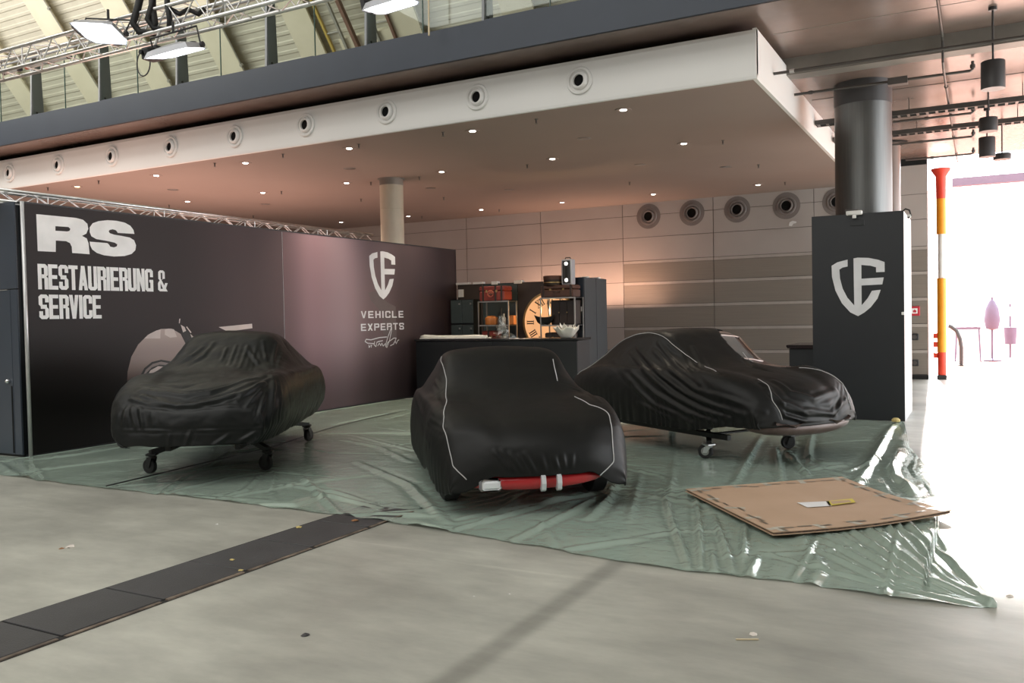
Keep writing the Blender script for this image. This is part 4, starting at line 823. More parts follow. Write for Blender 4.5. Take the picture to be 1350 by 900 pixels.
FOLDS_A = [([(1.533, -0.528, 0.8), (1.54, -0.351, 0.777), (1.63, -0.096, 0.768), (1.484, 0.057, 0.803)], 0.012, 0.022), ([(1.684, -0.489, 0.751), (1.733, -0.289, 0.721), (1.827, 0.0, 0.697), (1.758, 0.209, 0.721), (1.588, 0.387, 0.769), (1.407, 0.587, 0.833)], 0.022, 0.026), ([(1.777, -0.441, 0.703), (1.85, -0.303, 0.654), (1.932, -0.057, 0.606), (1.921, 0.115, 0.615), (1.859, 0.311, 0.645), (1.772, 0.511, 0.697), (1.513, 0.705, 0.784)], 0.022, 0.026), ([(1.779, -0.562, 0.675), (1.866, -0.375, 0.633), (1.93, -0.102, 0.605)], 0.014, 0.02), ([(1.373, 0.704, 0.828), (1.663, 0.63, 0.74), (1.837, 0.491, 0.637)], 0.018, 0.022), ([(1.388, 0.715, 0.821), (1.701, 0.673, 0.698), (1.841, 0.593, 0.581)], 0.016, 0.02), ([(1.431, 0.734, 0.8), (1.72, 0.732, 0.617), (1.858, 0.684, 0.417)], 0.014, 0.02), ([(1.288, 0.728, 0.84), (1.561, 0.791, 0.678), (1.686, 0.794, 0.502), (1.72, 0.771, 0.359)], 0.026, 0.03), ([(1.498, 0.709, 0.788), (1.812, 0.712, 0.51), (1.824, 0.74, 0.415)], 0.014, 0.018), ([(1.234, 0.761, 0.837), (1.451, 0.842, 0.623), (1.498, 0.821, 0.369)], 0.012, 0.022), ([(1.131, 0.801, 0.818), (1.11, 0.869, 0.594), (0.972, 0.811, 0.304)], 0.008, 0.03), ([(1.155, 0.667, 0.871), (0.549, 0.49, 1.016), (0.323, 0.407, 1.185)], 0.014, 0.018), ([(0.878, 0.652, 0.873), (0.472, 0.561, 1.01), (0.149, 0.525, 1.173)], 0.014, 0.018), ([(1.084, 0.67, 0.875), (0.655, 0.407, 0.976), (0.457, 0.253, 1.123)], 0.014, 0.02), ([(0.897, 0.682, 0.869), (0.353, 0.621, 0.999), (-0.419, 0.518, 1.158)], 0.012, 0.02), ([(0.803, 0.134, 0.935), (0.427, 0.127, 1.151)], 0.01, 0.016), ([(0.717, 0.03, 0.977), (0.472, 0.032, 1.125)], 0.01, 0.016), ([(0.859, 0.267, 0.907), (0.427, 0.255, 1.142)], 0.01, 0.018), ([(0.878, 0.4, 0.881), (0.427, 0.349, 1.129)], 0.01, 0.016), ([(1.866, -0.515, 0.591), (1.937, -0.456, 0.39)], 0.014, 0.02), ([(1.898, -0.421, 0.585), (1.955, -0.379, 0.4)], 0.012, 0.02), ([(1.848, -0.571, 0.583), (1.89, -0.608, 0.398)], 0.014, 0.02), ([(1.923, -0.3, 0.576), (1.975, -0.268, 0.393)], 0.008, 0.025), ([(1.995, 0.038, 0.212), (1.994, 0.079, 0.353)], 0.01, 0.02), ([(1.97, 0.295, 0.212), (1.941, 0.435, 0.301)], 0.012, 0.02), ([(1.914, 0.531, 0.235), (1.863, 0.684, 0.319)], 0.012, 0.02), ([(1.99, -0.128, 0.212), (1.992, -0.121, 0.341)], 0.008, 0.02), ([(0.61, 0.813, 0.826), (0.049, 0.834, 0.805), (-0.808, 0.813, 0.812)], 0.012, 0.022), ([(-0.257, 0.512, 1.187), (-0.094, 0.677, 0.976)], 0.01, 0.02), ([(-0.917, 0.85, 0.697), (-0.598, 0.756, 0.2)], 0.016, 0.03), ([(0.224, 0.859, 0.713), (-0.033, 0.755, 0.2)], 0.008, 0.03), ([(1.827, -0.583, 0.604), (1.901, -0.286, 0.607), (1.939, 0.079, 0.595), (1.896, 0.432, 0.585), (1.803, 0.676, 0.572)], 0.007, 0.009), ([(1.887, -0.62, 0.374), (1.975, -0.27, 0.371), (1.976, 0.267, 0.359), (1.84, 0.73, 0.356)], 0.01, 0.012), ([(0.442, -0.254, 1.132), (0.58, -0.338, 1.037), (0.67, -0.45, 0.958)], 0.014, 0.025), ([(0.383, -0.145, 1.18), (0.61, -0.199, 1.034), (0.75, -0.328, 0.937)], 0.012, 0.025)]
FOLDS_B = [([(1.927, -0.386, 0.537), (1.975, -0.274, 0.398)], 0.01, 0.016), ([(1.934, -0.328, 0.543), (1.981, -0.224, 0.377)], 0.011, 0.016), ([(1.953, -0.266, 0.521), (1.987, -0.17, 0.379)], 0.011, 0.016), ([(1.97, -0.149, 0.517), (1.994, -0.069, 0.368)], 0.009, 0.016), ([(1.969, -0.199, 0.504), (1.991, -0.122, 0.367)], 0.008, 0.014), ([(1.987, 0.092, 0.473), (1.992, 0.117, 0.391)], 0.008, 0.016), ([(1.976, 0.163, 0.495), (1.988, 0.173, 0.402)], 0.007, 0.016), ([(1.966, 0.248, 0.489), (1.98, 0.235, 0.399)], 0.006, 0.016), ([(1.983, -0.017, 0.497), (1.995, 0.015, 0.38)], 0.006, 0.016), ([(1.13, -0.831, 0.736), (1.614, -0.741, 0.7)], 0.012, 0.018), ([(1.064, -0.842, 0.698), (1.607, -0.763, 0.669)], 0.01, 0.018), ([(0.176, -0.682, 0.996), (0.556, -0.663, 0.927)], 0.012, 0.018), ([(0.246, -0.709, 0.941), (1.284, -0.724, 0.842)], 0.01, 0.02), ([(0.643, -0.727, 0.872), (1.451, -0.738, 0.788)], 0.008, 0.02), ([(-0.729, -0.81, 0.802), (0.541, -0.84, 0.693), (1.327, -0.853, 0.527)], 0.008, 0.03), ([(0.657, 0.48, 0.96), (0.702, 0.672, 0.886), (1.339, 0.67, 0.842)], 0.01, 0.02)]
FOLDS_C = [([(-0.401, -0.654, 1.032), (0.205, -0.817, 0.784), (0.655, -0.835, 0.583), (1.132, -0.836, 0.447), (1.537, -0.797, 0.397)], 0.02, 0.026), ([(-0.283, -0.63, 1.084), (0.42, -0.813, 0.794), (0.908, -0.835, 0.604), (1.349, -0.829, 0.512), (1.709, -0.759, 0.438)], 0.02, 0.026), ([(0.072, -0.65, 1.064), (0.582, -0.781, 0.85), (1.066, -0.835, 0.666), (1.422, -0.824, 0.57)], 0.018, 0.024), ([(0.111, -0.605, 1.152), (0.568, -0.703, 0.898), (1.212, -0.831, 0.678)], 0.016, 0.024), ([(-0.145, -0.815, 0.793), (0.349, -0.839, 0.569), (0.89, -0.831, 0.401), (1.336, -0.816, 0.338)], 0.018, 0.024), ([(-0.106, -0.837, 0.625), (0.349, -0.836, 0.424), (0.89, -0.825, 0.315)], 0.014, 0.024), ([(-0.007, -0.836, 0.438), (0.553, -0.828, 0.32), (1.032, -0.821, 0.277)], 0.012, 0.022), ([(0.478, -0.385, 1.097), (0.834, -0.518, 0.887), (1.289, -0.704, 0.846)], 0.018, 0.026), ([(0.641, 0.222, 1.014), (1.081, -0.014, 0.873), (1.329, 0.027, 0.83)], 0.014, 0.022), ([(1.676, -0.474, 0.754), (1.898, -0.436, 0.577), (1.977, -0.194, 0.474), (1.983, 0.207, 0.416), (1.891, 0.519, 0.538)], 0.022, 0.026), ([(1.773, -0.506, 0.697), (1.933, -0.403, 0.511), (1.99, -0.136, 0.418), (1.972, 0.289, 0.39)], 0.018, 0.022), ([(1.627, -0.258, 0.76), (1.857, -0.255, 0.656), (1.952, -0.028, 0.578), (1.854, 0.419, 0.639)], 0.016, 0.028), ([(1.828, -0.487, 0.649), (1.945, -0.419, 0.433), (1.984, -0.2, 0.37), (1.983, 0.205, 0.358)], 0.014, 0.02), ([(1.718, 0.656, 0.692), (1.95, 0.351, 0.483), (1.978, 0.25, 0.391)], 0.012, 0.018), ([(1.735, 0.601, 0.7), (1.98, 0.214, 0.45)], 0.01, 0.018), ([(0.257, -0.583, 1.15), (0.493, -0.568, 1.02), (1.116, -0.819, 0.74)], 0.012, 0.022), ([(-0.708, -0.692, 0.928), (-0.126, -0.834, 0.675), (0.304, -0.836, 0.428)], 0.01, 0.03), ([(1.132, -0.834, 0.672), (1.602, -0.792, 0.581), (1.878, -0.615, 0.473)], 0.012, 0.024)]
def make_cover(n, m, folds, namp, label, drop=None, seams=()):
    (cx, cy), h, lift = CARS[n]; rz = math.atan2(h[1], h[0])
    G = car_grid(HEM[n], **KW[n]); N = grid_normals(G)
    if N[150, 99, 2] < 0: N = -N
    S0 = G.copy()
    G = ridge(G, N, folds)
    nS, nV = G.shape[:2]
    Z = np.zeros((nS, nV))
    for i in range(nS):
        for j in range(nV):
            p = S0[i, j]; Z[i, j] = noise.fractal(Vector((p[0]*3.1, p[1]*3.1, p[2]*4.5+cx)), .9, 2.1, 3)
    edge = np.minimum(np.arange(nV), np.arange(nV)[::-1])/nV
    pleat = np.sin(np.arange(nS)*.9+Z[:, 0]*5)[:, None]*np.exp(-(edge*14)**2)[None, :]
    G = G + N*(namp*Z + (.006 if n != 'B' else .003)*pleat)[..., None]
    keep = np.ones((nS-1, nV-1), bool)
    if drop is not None:
        for i in range(nS-1):
            for j in range(nV-1):
                p = S0[i, j]; keep[i, j] = not drop(p)
    t = thing('car_cover', (cx, cy, lift), rz, label, 'car cover')
    mb = MB(); mb.v = [tuple(p) for p in G.reshape(-1, 3)]
    mb.f = [(i*nV+j, i*nV+j+1, (i+1)*nV+j+1, (i+1)*nV+j) for i in range(nS-1) for j in range(nV-1) if keep[i, j]]
    o = mb.build('fabric', m, t, True)
    md = o.modifiers.new('thickness', 'SOLIDIFY'); md.thickness = .004; md.offset = -1
    for s in seams:
        pts = []
        for (i0, j0), (i1, j1) in zip(s[:-1], s[1:]):
            k = max(abs(i1-i0), abs(j1-j0), 1)
            for q in range(k): pts.append((i0+(i1-i0)*q/k, j0+(j1-j0)*q/k))
        pts.append(s[-1])
        P3 = []
        for a, b in pts:
            i, j = int(min(a, nS-2)), int(min(b, nV-2)); fa, fb = a-i, b-j
            q = (G[i, j]*(1-fa)+G[i+1, j]*fa)*(1-fb)+(G[i, j+1]*(1-fa)+G[i+1, j+1]*fa)*fb
            P3.append(q + N[i, j]*.003)
        P3 = np.array(P3)
        for _ in range(2):
            if len(P3) > 4: P3[1:-1] = P3[1:-1]*.5 + .25*(P3[:-2]+P3[2:])
        MB().tube([Vector(p) for p in P3], .0045, 5).build('piping', M['piping'], t, True)
    return t, S0, N
def wheel(x, y, r, w, parent):
    o = MB().lathe([(r*.66, -w/2), (r*.9, -w/2), (r, -w*.36), (r, w*.36), (r*.9, w/2), (r*.66, w/2), (r*.62, w*.3), (r*.62, -w*.3)], (x, y, r), (0,1,0), 28, True).build('tyre', M['tyre'], parent, 40)
    MB().lathe([(r*.62, -w*.25), (r*.64, w*.40), (r*.60, w*.44), (r*.5, w*.30), (r*.3, w*.42), (1e-4, w*.46)] if y > 0 else [(r*.62, w*.25), (r*.64, -w*.40), (r*.60, -w*.44), (r*.5, -w*.30), (r*.3, -w*.42), (1e-4, -w*.46)], (x, y, r), (0,1,0), 24).build('hub_cap', M['chrome'], o, 40)
def car_body(n, m, zlow, label, inset=.045, name='car', shrink=(1, 1), skirt=0.):
    (cx, cy), h, lift = CARS[n]; rz = math.atan2(h[1], h[0])
    G = car_grid(lambda s: zlow(s), 70, 20, stn=STN, wide=0, skirt=skirt); N = grid_normals(G)
    if N[35, 20, 2] < 0: N = -N
    G = G - N*inset; G[..., 0] *= shrink[0]; G[..., 1] *= shrink[1]
    t = thing(name, (cx, cy, lift+.006), rz, label, 'car')
    nS, nV = G.shape[:2]; mb = MB(); mb.v = [tuple(p) for p in G.reshape(-1, 3)]
    mb.f = [(i*nV+j, i*nV+j+1, (i+1)*nV+j+1, (i+1)*nV+j) for i in range(nS-1) for j in range(nV-1)]
    for i in range(nS-1): mb.f.append((i*nV, (i+1)*nV, (i+1)*nV+nV-1, i*nV+nV-1))
    mb.build('body', m, t, 50)
    return t, G, N
SEAM_B = [[(148, 134), (157, 137), (184, 139), (196, 142), (233, 150), (248, 154), (264, 164), (272, 171), (280, 178), (286, 178), (292, 176)], [(176, 69), (196, 68)], [(222, 62), (243, 59), (253, 49), (263, 44), (276, 34), (286, 26), (292, 30), (299, 35)]]
SEAM_C = [[(62, 158), (86, 145), (115, 133), (134, 130), (147, 130), (158, 132), (174, 135), (189, 135), (200, 134)], [(210, 137), (231, 150)], [(196, 84), (209, 86)], [(248, 132), (258, 136), (275, 152), (293, 157)], [(231, 63), (244, 52), (258, 44), (266, 38), (279, 37), (289, 26)]]
cvA, GA, NA = make_cover('A', M['cover_matt'], FOLDS_A, .010, 'loose wrinkled black cover over the car on a dolly before the lettered wall')
cvB, GB, NB = make_cover('B', M['cover'], FOLDS_B, .003, 'tight black cover with grey piping over the red car in the middle', None, SEAM_B)
def dropC(p):
    s, t, z = p
    return z > .70 and -.05 < s < 1.25 and t > np.interp(s, [-.05, .15, .35, .55, .75, .95, 1.15, 1.25], [.42, .26, .17, .14, .16, .26, .50, .75])
cvC, GC, NC = make_cover('C', M['cover'], FOLDS_C, .005, 'black cover with grey piping pulled off the windscreen of the brown car shell at right', dropC, SEAM_C)
# --- red car in the middle
cb_, gB, nB = car_body('B', M['red'], lambda s: .205 if s < 1 else .205+.14*min(1, (s-1)/.5), 'red car hidden under the tight black cover, lower nose showing', .06, shrink=(.95, .87), skirt=-.10)
cb_.name = 'covered_car'
for x in (1.1, -1.1):
    for y in (.66, -.66): wheel(x, y, .30, .165, cb_)
# nose details of the red car: bumper bar, square-ended lamp, two overriders
def nose_bar(name, G0, half, zc, rr, back, m, parent, tc=0.):
    """bulging bar along the nose, tapering to points at both ends"""
    q = G0.reshape(-1, 3); pts = []; rad = []
    for t in np.linspace(tc-half, tc+half, 25):
        k = np.where(q[:, 0] > 1.2, np.abs(q[:, 1]-t) + 3*np.maximum(0, np.abs(q[:, 2]-zc-.10)-.06) - .3*q[:, 0], 99).argmin()
        e = math.sqrt(max(0, 1-((t-tc)/half)**2)); pts.append(Vector((q[k, 0]-back, t, zc+.03*(1-e)))); rad.append(rr*max(.06, e**.8))
    P = [pts[0]] + [(pts[i-1]+pts[i]*2+pts[i+1])/4 for i in range(1, len(pts)-1)] + [pts[-1]]
    for _ in range(2): P = [P[0]] + [(P[i-1]+P[i]*2+P[i+1])/4 for i in range(1, len(P)-1)] + [P[-1]]
    MB().tube(P, rad, 14).build(name, m, parent, True); return P
NB = nose_bar('bumper', GB, .66, .272, .062, .075, M['red'], cb_, -.10)
def nosept(t, z, out):
    p = min(NB, key=lambda v: abs(v.y-t)); return Vector((p.x+.066+out-.05, t, z))
for px_t in (-.005, .125):
    p = nosept(px_t, .27, .055)
    MB().prism([(-.06, -.058), (-.03, -.07), (.008, -.05), (.020, 0), (.008, .05), (-.03, .07), (-.06, .058)], lambda x, z, d, p=p: (p.x+x+.02, p.y-.018+.036*d, p.z+z), 1).build('overrider', M['shield'], cb_)
p = nosept(-.42, .265, .05)
l = MB(); l.bbox(p.x-.04, p.x+.02, p.y-.095, p.y+.095, p.z-.052, p.z+.052, .022); l.build('lamp_rim', M['chrome'], cb_)
l = MB(); l.bbox(p.x+.005, p.x+.030, p.y-.075, p.y+.075, p.z-.036, p.z+.036, .016); l.build('lamp_lens', M['lamp_glass'], cb_)
# --- shell under the left cover
ca_, gA, nA = car_body('A', M['black'], lambda s: .30, 'dark car shell under the loose wrinkled cover, carried by the left dolly', .08, shrink=(.95, .9))
ca_.name = 'covered_car'
# --- brown shell at right, windscreen bare
cc_, gC, nC = car_body('C', M['rusty'], lambda s: .32, 'bare brown coupe shell with uncovered windscreen under the right-hand cover', .035, shrink=(1, .985), skirt=-.26)
cc_.name = 'car_shell'
def patch(name, G, N, i0, i1, j0, j1, m, parent, off):
    mb = MB(); mb.v = [tuple(G[i, j]+N[i, j]*off) for i in range(i0, i1+1) for j in range(j0, j1+1)]; w = j1-j0+1
    mb.f = [(a*w+b, a*w+b+1, (a+1)*w+b+1, (a+1)*w+b) for a in range(i1-i0) for b in range(w-1)]
    return mb.build(name, m, parent, True)
def rim(name, G, N, i0, i1, j0, j1, m, parent, off, r):
    pts = [(i, j0) for i in range(i0, i1)] + [(i1, j) for j in range(j0, j1)] + [(i, j1) for i in range(i1, i0, -1)] + [(i0, j) for j in range(j1, j0-1, -1)]
    return MB().tube([Vector(G[i, j]+N[i, j]*off) for i, j in pts], r, 6).build(name, m, parent, True)
cl = gC[:, 19]; si = lambda s, lo=0: int(np.argmin(np.abs(cl[:, 0]-s) + (cl[:, 2] < .5)*9))
M['wscreen'] = mat('grey reflecting car glass', (.16, .155, .15), .10, spec=.9, coat=.5)
patch('roof_skin', gC, nC, si(-.5), si(.24), 12, 26, M['primer'], cc_, .003)
patch('windscreen', gC, nC, si(.27), si(.74), 14, 24, M['wscreen'], cc_, .006)
rim('windscreen_frame', gC, nC, si(.27), si(.74), 13, 25, M['primer'], cc_, .010, .014)
patch('quarter_light', gC, nC, si(.14), si(.50), 26, 30, M['wscreen'], cc_, .006)
patch('side_window', gC, nC, si(-.55), si(.10), 26, 30, M['wscreen'], cc_, .006)
rim('side_window_frame', gC, nC, si(-.55), si(.50), 26, 30, M['primer'], cc_, .008, .010)
patch('scuttle', gC, nC, si(.78), si(1.1), 8, 30, M['primer'], cc_, .003)

nose_bar('front_apron', GC, .74, .275, .082, .10, M['rusty'], cc_)
# --- dollies
def dolly(center, h, zc, label, bright, ry=.36):
    h = np.array(h)/np.hypot(*h); t = thing('car_dolly', (*center, .006), math.atan2(h[1], h[0]), label, 'car dolly')
    for y in (-ry, ry): MB().bbox(-1.35, 1.35, y-.03, y+.03, zc, zc+.06, .006).build('rail', M['dolly'], t)
    for x in (-1.1, 1.1):
        xi = x*.72
        MB().bbox(xi-.03, xi+.03, -.40, .40, zc-.02, zc+.002, .006).build('cross_tube', M['dolly'], t)
        for y in (-.36, .36):
            MB().bbox(xi-.05, xi+.05, y-.04, y+.04, zc+.05, zc+.14, .01).build('support_block', M['dolly'], t)
            a_ = Vector((xi, y, zc+.02)); b_ = Vector((x*1.02, y*1.74, zc-.045)); d_ = b_-a_; MB().obox((a_+b_)/2, [d_, Vector((-d_.y, d_.x, 0)), d_.cross(Vector((-d_.y, d_.x, 0)))], (d_.length/2, .028, .026)).build('outrigger', M['dolly'], t)
    MB().bbox(-.03, .03, -.36, .36, zc, zc+.05, .006).build('cross_tube', M['dolly'], t)
    for x in (-1.1, 1.1):
        for y in (-.615, .615):
            br = bright and x > 0 and y < 0; mm = M['alu'] if br else M['dolly']
            c = MB(); c.bbox(x-.055, x+.055, y-.055, y+.055, zc-.075, zc-.052, .006).lathe([(.04, zc-.095), (.045, zc-.075)], (x, y, 0), (0,0,1), 12); c = c.build('castor', mm, t)
            sw = .6 if br else (1.15 if x > 0 else -.4)
            d = Vector((math.cos(sw), math.sin(sw), 0)); s_ = Vector((-d.y, d.x, 0)); ax = Vector((x, y, 0)) - d*.035
            for e in (-1, 1):
                pts = [Vector((x, y, zc-.09)) + s_*(.040*e) + d*.03, Vector((x, y, zc-.09)) + s_*(.040*e) - d*.04, ax + s_*(.040*e) + Vector((0,0,.065)) - d*.022, ax + s_*(.040*e) + Vector((0,0,.065)) + d*.022]
                f_ = MB(); vs = [p + s_*k for k in (-.004, .004) for p in pts]; f_.add(vs, [(0,1,2,3), (7,6,5,4), (0,4,5,1), (1,5,6,2), (2,6,7,3), (3,7,4,0)]); f_.build('fork', mm, c)
            MB().lathe([(.045, -.026), (.072, -.028), (.080, -.020), (.080, .020), (.072, .028), (.045, .026)], ax+Vector((0,0,.0805)), s_, 20).build('wheel', M['tyre'], c, 40)
            MB().lathe([(.02, -.03), (.046, -.026), (.046, .026), (.02, .03)], ax+Vector((0,0,.0805)), s_, 14).build('wheel_hub', M['alu_dull'] if br else M['dolly'], c, 40)
    return t
dolly((-7.855, 7.52), (.52, -.86), .27, 'black car dolly on castors under the left car', False)
dolly((-3.2, 10.48), (.83, -.56), .22, 'black car dolly with one bright castor under the right car shell', True, .54)
# ================================================================== PLASTIC FILM
fr = np.array([(-12.2,5.65),(-11.2,5.6),(-9.38,5.555),(-8.2,5.50),(-7.38,5.5),(-6.4,5.54),(-5.54,5.525),(-4.61,5.52),(-4.2,5.50),(-3.925,5.456),(-3.51,5.406),(-2.7,5.316),(-2.06,5.21),(-1.655,5.19),(-1.24,5.2),(-.985,5.23),(-.48,5.17),(0,5.2),(.075,5.23)])
bk = np.array([(-12.2,6.38),(-10.32,6.38),(-10.25,6.42),(-10.235,6.55),(-10.22,14.2),(-6.2,14.2),(-6.0,13.6),(-2.62,13.55),(-2.2,13.48),(-.95,13.40),(-.72,10.96),(-.42,9.3),(-.30,8.3),(-.27,7.0),(-.12,6.1),(.075,5.28)])
NX, NY = 300, 330
xx = np.r_[np.linspace(-12.2, -10.2, 30)[:-1], np.linspace(-10.2, -2.6, 270)[:-1], np.linspace(-2.6, .075, 150)]; NX = len(xx)
v = np.linspace(0, 1, NY)**1.3
y0 = np.interp(xx, fr[:, 0], fr[:, 1]); y1 = np.interp(xx, bk[:, 0], bk[:, 1])
FX = np.repeat(xx[:, None], NY, 1); FY = y0[:, None] + (y1-y0)[:, None]*v[None, :]
FX = FX + .0; FG = np.stack([FX, FY, np.zeros_like(FX)], -1); FN = np.zeros_like(FG); FN[..., 2] = 1
FOLDF = [([(-0.997, 8.33, 0.0), (-1.013, 10.258, 0.0), (-1.067, 12.889, 0.0)], 0.045, 0.05), ([(-1.144, 9.097, 0.0), (-1.059, 9.606, 0.0)], 0.03, 0.04), ([(-2.49, 11.324, 0.0), (-2.202, 9.304, 0.0), (-2.027, 8.096, 0.0)], 0.03, 0.035), ([(-2.134, 10.421, 0.0), (-1.661, 8.369, 0.0)], 0.03, 0.03), ([(-1.929, 10.073, 0.0), (-1.468, 8.7, 0.0)], 0.03, 0.03), ([(-1.959, 11.985, 0.0), (-1.712, 10.158, 0.0), (-1.563, 9.405, 0.0)], 0.035, 0.03), ([(-1.73, 9.978, 0.0), (-1.449, 9.451, 0.0), (-1.271, 9.521, 0.0)], 0.02, 0.03), ([(-2.641, 7.722, 0.0), (-1.613, 5.245, 0.0)], 0.022, 0.022), ([(-2.186, 7.359, 0.0), (-1.541, 5.278, 0.0)], 0.026, 0.022), ([(-1.588, 5.678, 0.0), (-1.451, 5.231, 0.0)], 0.02, 0.02), ([(-1.862, 6.715, 0.0), (-1.346, 5.297, 0.0)], 0.022, 0.022), ([(-1.577, 6.566, 0.0), (-1.314, 5.418, 0.0)], 0.028, 0.024), ([(-1.287, 5.675, 0.0), (-1.233, 5.212, 0.0)], 0.035, 0.03), ([(-3.076, 8.407, 0.0), (-2.374, 6.217, 0.0)], 0.015, 0.03), ([(-3.051, 9.462, 0.0), (-2.189, 6.573, 0.0)], 0.015, 0.03), ([(-1.02, 6.4, 0.0), (-0.993, 5.717, 0.0), (-0.986, 5.234, 0.0)], 0.018, 0.016), ([(-0.526, 6.826, 0.0), (-0.493, 5.879, 0.0), (-0.468, 5.157, 0.0)], 0.018, 0.016), ([(0.072, 5.25, 0.0), (-0.154, 5.97, 0.0), (-0.49, 7.063, 0.0)], 0.032, 0.026), ([(0.065, 5.247, 0.0), (-0.193, 5.83, 0.0), (-0.548, 6.992, 0.0)], 0.03, 0.024), ([(0.059, 5.258, 0.0), (-0.204, 5.708, 0.0), (-0.593, 6.884, 0.0)], 0.03, 0.024), ([(0.053, 5.255, 0.0), (-0.258, 5.654, 0.0), (-0.723, 6.74, 0.0)], 0.03, 0.024), ([(0.047, 5.252, 0.0), (-0.315, 5.656, 0.0), (-0.818, 6.63, 0.0)], 0.026, 0.022), ([(0.041, 5.24, 0.0), (-0.367, 5.575, 0.0), (-0.908, 6.49, 0.0)], 0.024, 0.022), ([(0.034, 5.232, 0.0), (-0.389, 5.481, 0.0), (-0.991, 6.332, 0.0)], 0.022, 0.02), ([(0.028, 5.22, 0.0), (-0.501, 5.457, 0.0), (-1.022, 6.088, 0.0)], 0.018, 0.02), ([(0.016, 5.21, 0.0), (-0.584, 5.419, 0.0), (-1.277, 5.793, 0.0)], 0.016, 0.02), ([(-0.123, 5.862, 0.0), (-0.293, 6.845, 0.0)], 0.022, 0.026), ([(-0.272, 5.98, 0.0), (-0.423, 6.705, 0.0)], 0.02, 0.022), ([(-0.681, 8.723, 0.0), (-0.784, 9.434, 0.0), (-0.791, 10.517, 0.0)], 0.05, 0.05), ([(-0.511, 8.149, 0.0), (-0.647, 8.878, 0.0)], 0.04, 0.05), ([(-0.967, 10.06, 0.0), (-0.737, 9.79, 0.0)], 0.03, 0.04), ([(-3.892, 5.471, 0.0), (-3.521, 5.424, 0.0)], 0.03, 0.03), ([(-4.356, 5.669, 0.0), (-3.9, 5.808, 0.0)], 0.02, 0.03), ([(-3.657, 5.797, 0.0), (-3.323, 6.558, 0.0), (-2.935, 7.441, 0.0)], 0.02, 0.03), ([(-2.956, 5.336, 0.0), (-2.935, 6.346, 0.0), (-2.987, 7.342, 0.0)], 0.022, 0.03), ([(-3.51, 5.429, 0.0), (-3.311, 6.306, 0.0), (-3.193, 7.179, 0.0)], 0.02, 0.03), ([(-2.713, 6.209, 0.0), (-2.837, 6.9, 0.0), (-3.07, 7.707, 0.0)], 0.03, 0.04), ([(-3.024, 5.962, 0.0), (-2.582, 5.368, 0.0)], 0.012, 0.03), ([(-2.51, 5.314, 0.0), (-2.109, 5.807, 0.0)], 0.012, 0.04), ([(-6.085, 5.433, 0.0), (-5.915, 6.382, 0.0), (-5.494, 7.152, 0.0)], 0.014, 0.03), ([(-5.595, 5.551, 0.0), (-5.251, 5.659, 0.0), (-5.28, 6.119, 0.0), (-4.492, 5.861, 0.0)], 0.022, 0.03), ([(-10.004, 6.245, 0.0), (-9.873, 6.765, 0.0), (-9.93, 7.521, 0.0)], 0.018, 0.03), ([(-9.293, 5.696, 0.0), (-9.072, 6.396, 0.0), (-8.875, 6.919, 0.0)], 0.012, 0.03), ([(-7.378, 6.766, 0.0), (-6.525, 6.823, 0.0), (-5.762, 6.865, 0.0)], 0.01, 0.02), ([(-7.622, 5.591, 0.0), (-7.685, 6.165, 0.0), (-7.241, 7.34, 0.0)], 0.014, 0.02), ([(-6.852, 7.077, 0.0), (-5.921, 6.068, 0.0), (-5.497, 5.684, 0.0)], 0.012, 0.02), ([(-6.195, 6.775, 0.0), (-5.174, 5.956, 0.0), (-4.666, 5.547, 0.0)], 0.02, 0.03), ([(-6.084, 5.568, 0.0), (-6.162, 5.967, 0.0), (-6.606, 6.607, 0.0)], 0.014, 0.025), ([(-8.776, 10.36, 0.0), (-8.843, 11.393, 0.0), (-8.92, 12.583, 0.0)], 0.018, 0.03), ([(-7.557, 9.068, 0.0), (-6.643, 8.698, 0.0), (-5.613, 7.895, 0.0)], 0.015, 0.04), ([(-6.181, 7.669, 0.0), (-4.844, 6.804, 0.0), (-3.669, 5.649, 0.0)], 0.02, 0.04)]
for _ in range(70):
    cx, cy = rng.uniform(-10, -.6), 5.4+8*rng.rand()**1.4; a = rng.uniform(0, PI); l = rng.uniform(.3, 1.4)
    FOLDF.append(([(cx-l*math.cos(a), cy-l*math.sin(a), 0), (cx+.1*rng.randn(), cy+.1*rng.randn(), 0), (cx+l*math.cos(a), cy+l*math.sin(a), 0)], rng.uniform(.006, .014), rng.uniform(.02, .05)))
FG = ridge(FG, FN, FOLDF)
for i in range(NX):
    for j in range(NY):
        p = FG[i, j]; FG[i, j, 2] += .012 + .008*noise.noise(Vector((p[0]*2.2, p[1]*2.2, 3))) + .002*noise.noise(Vector((p[0]*7, p[1]*7, 8)))
        if j < 2: FG[i, j, 2] += .012*max(0, noise.noise(Vector((p[0]*3, 1, 5)))); FG[i, j, 1] += .05*noise.noise(Vector((p[0]*4, 4, 4)))
FG[..., 2] = np.maximum(FG[..., 2], .003)
CQ = [Vector((p[0], p[1], 0)) for p in [(-2.27, 7.324), (-1.274, 6.113), (-0.19, 7.268), (-1.139, 8.528)]]
ins = np.ones(FG.shape[:2], bool)      # pressed flat under the cardboard and the castors
for a, b in zip(CQ, CQ[1:]+CQ[:1]): ins &= ((b.x-a.x)*(FG[..., 1]-a.y) - (b.y-a.y)*(FG[..., 0]-a.x)) > -.02
FG[..., 2] = np.where(ins, np.minimum(FG[..., 2], .022), FG[..., 2])
for o in [o for o in S.objects if o.name.split('.')[0] in ('castor', 'tyre')]:
    c = o.parent.matrix_basis @ (sum((Vector(q) for q in o.bound_box), Vector())/8)
    FG[..., 2] = np.where(np.hypot(FG[..., 0]-c.x, FG[..., 1]-c.y) < .13, np.minimum(FG[..., 2], .004), FG[..., 2])
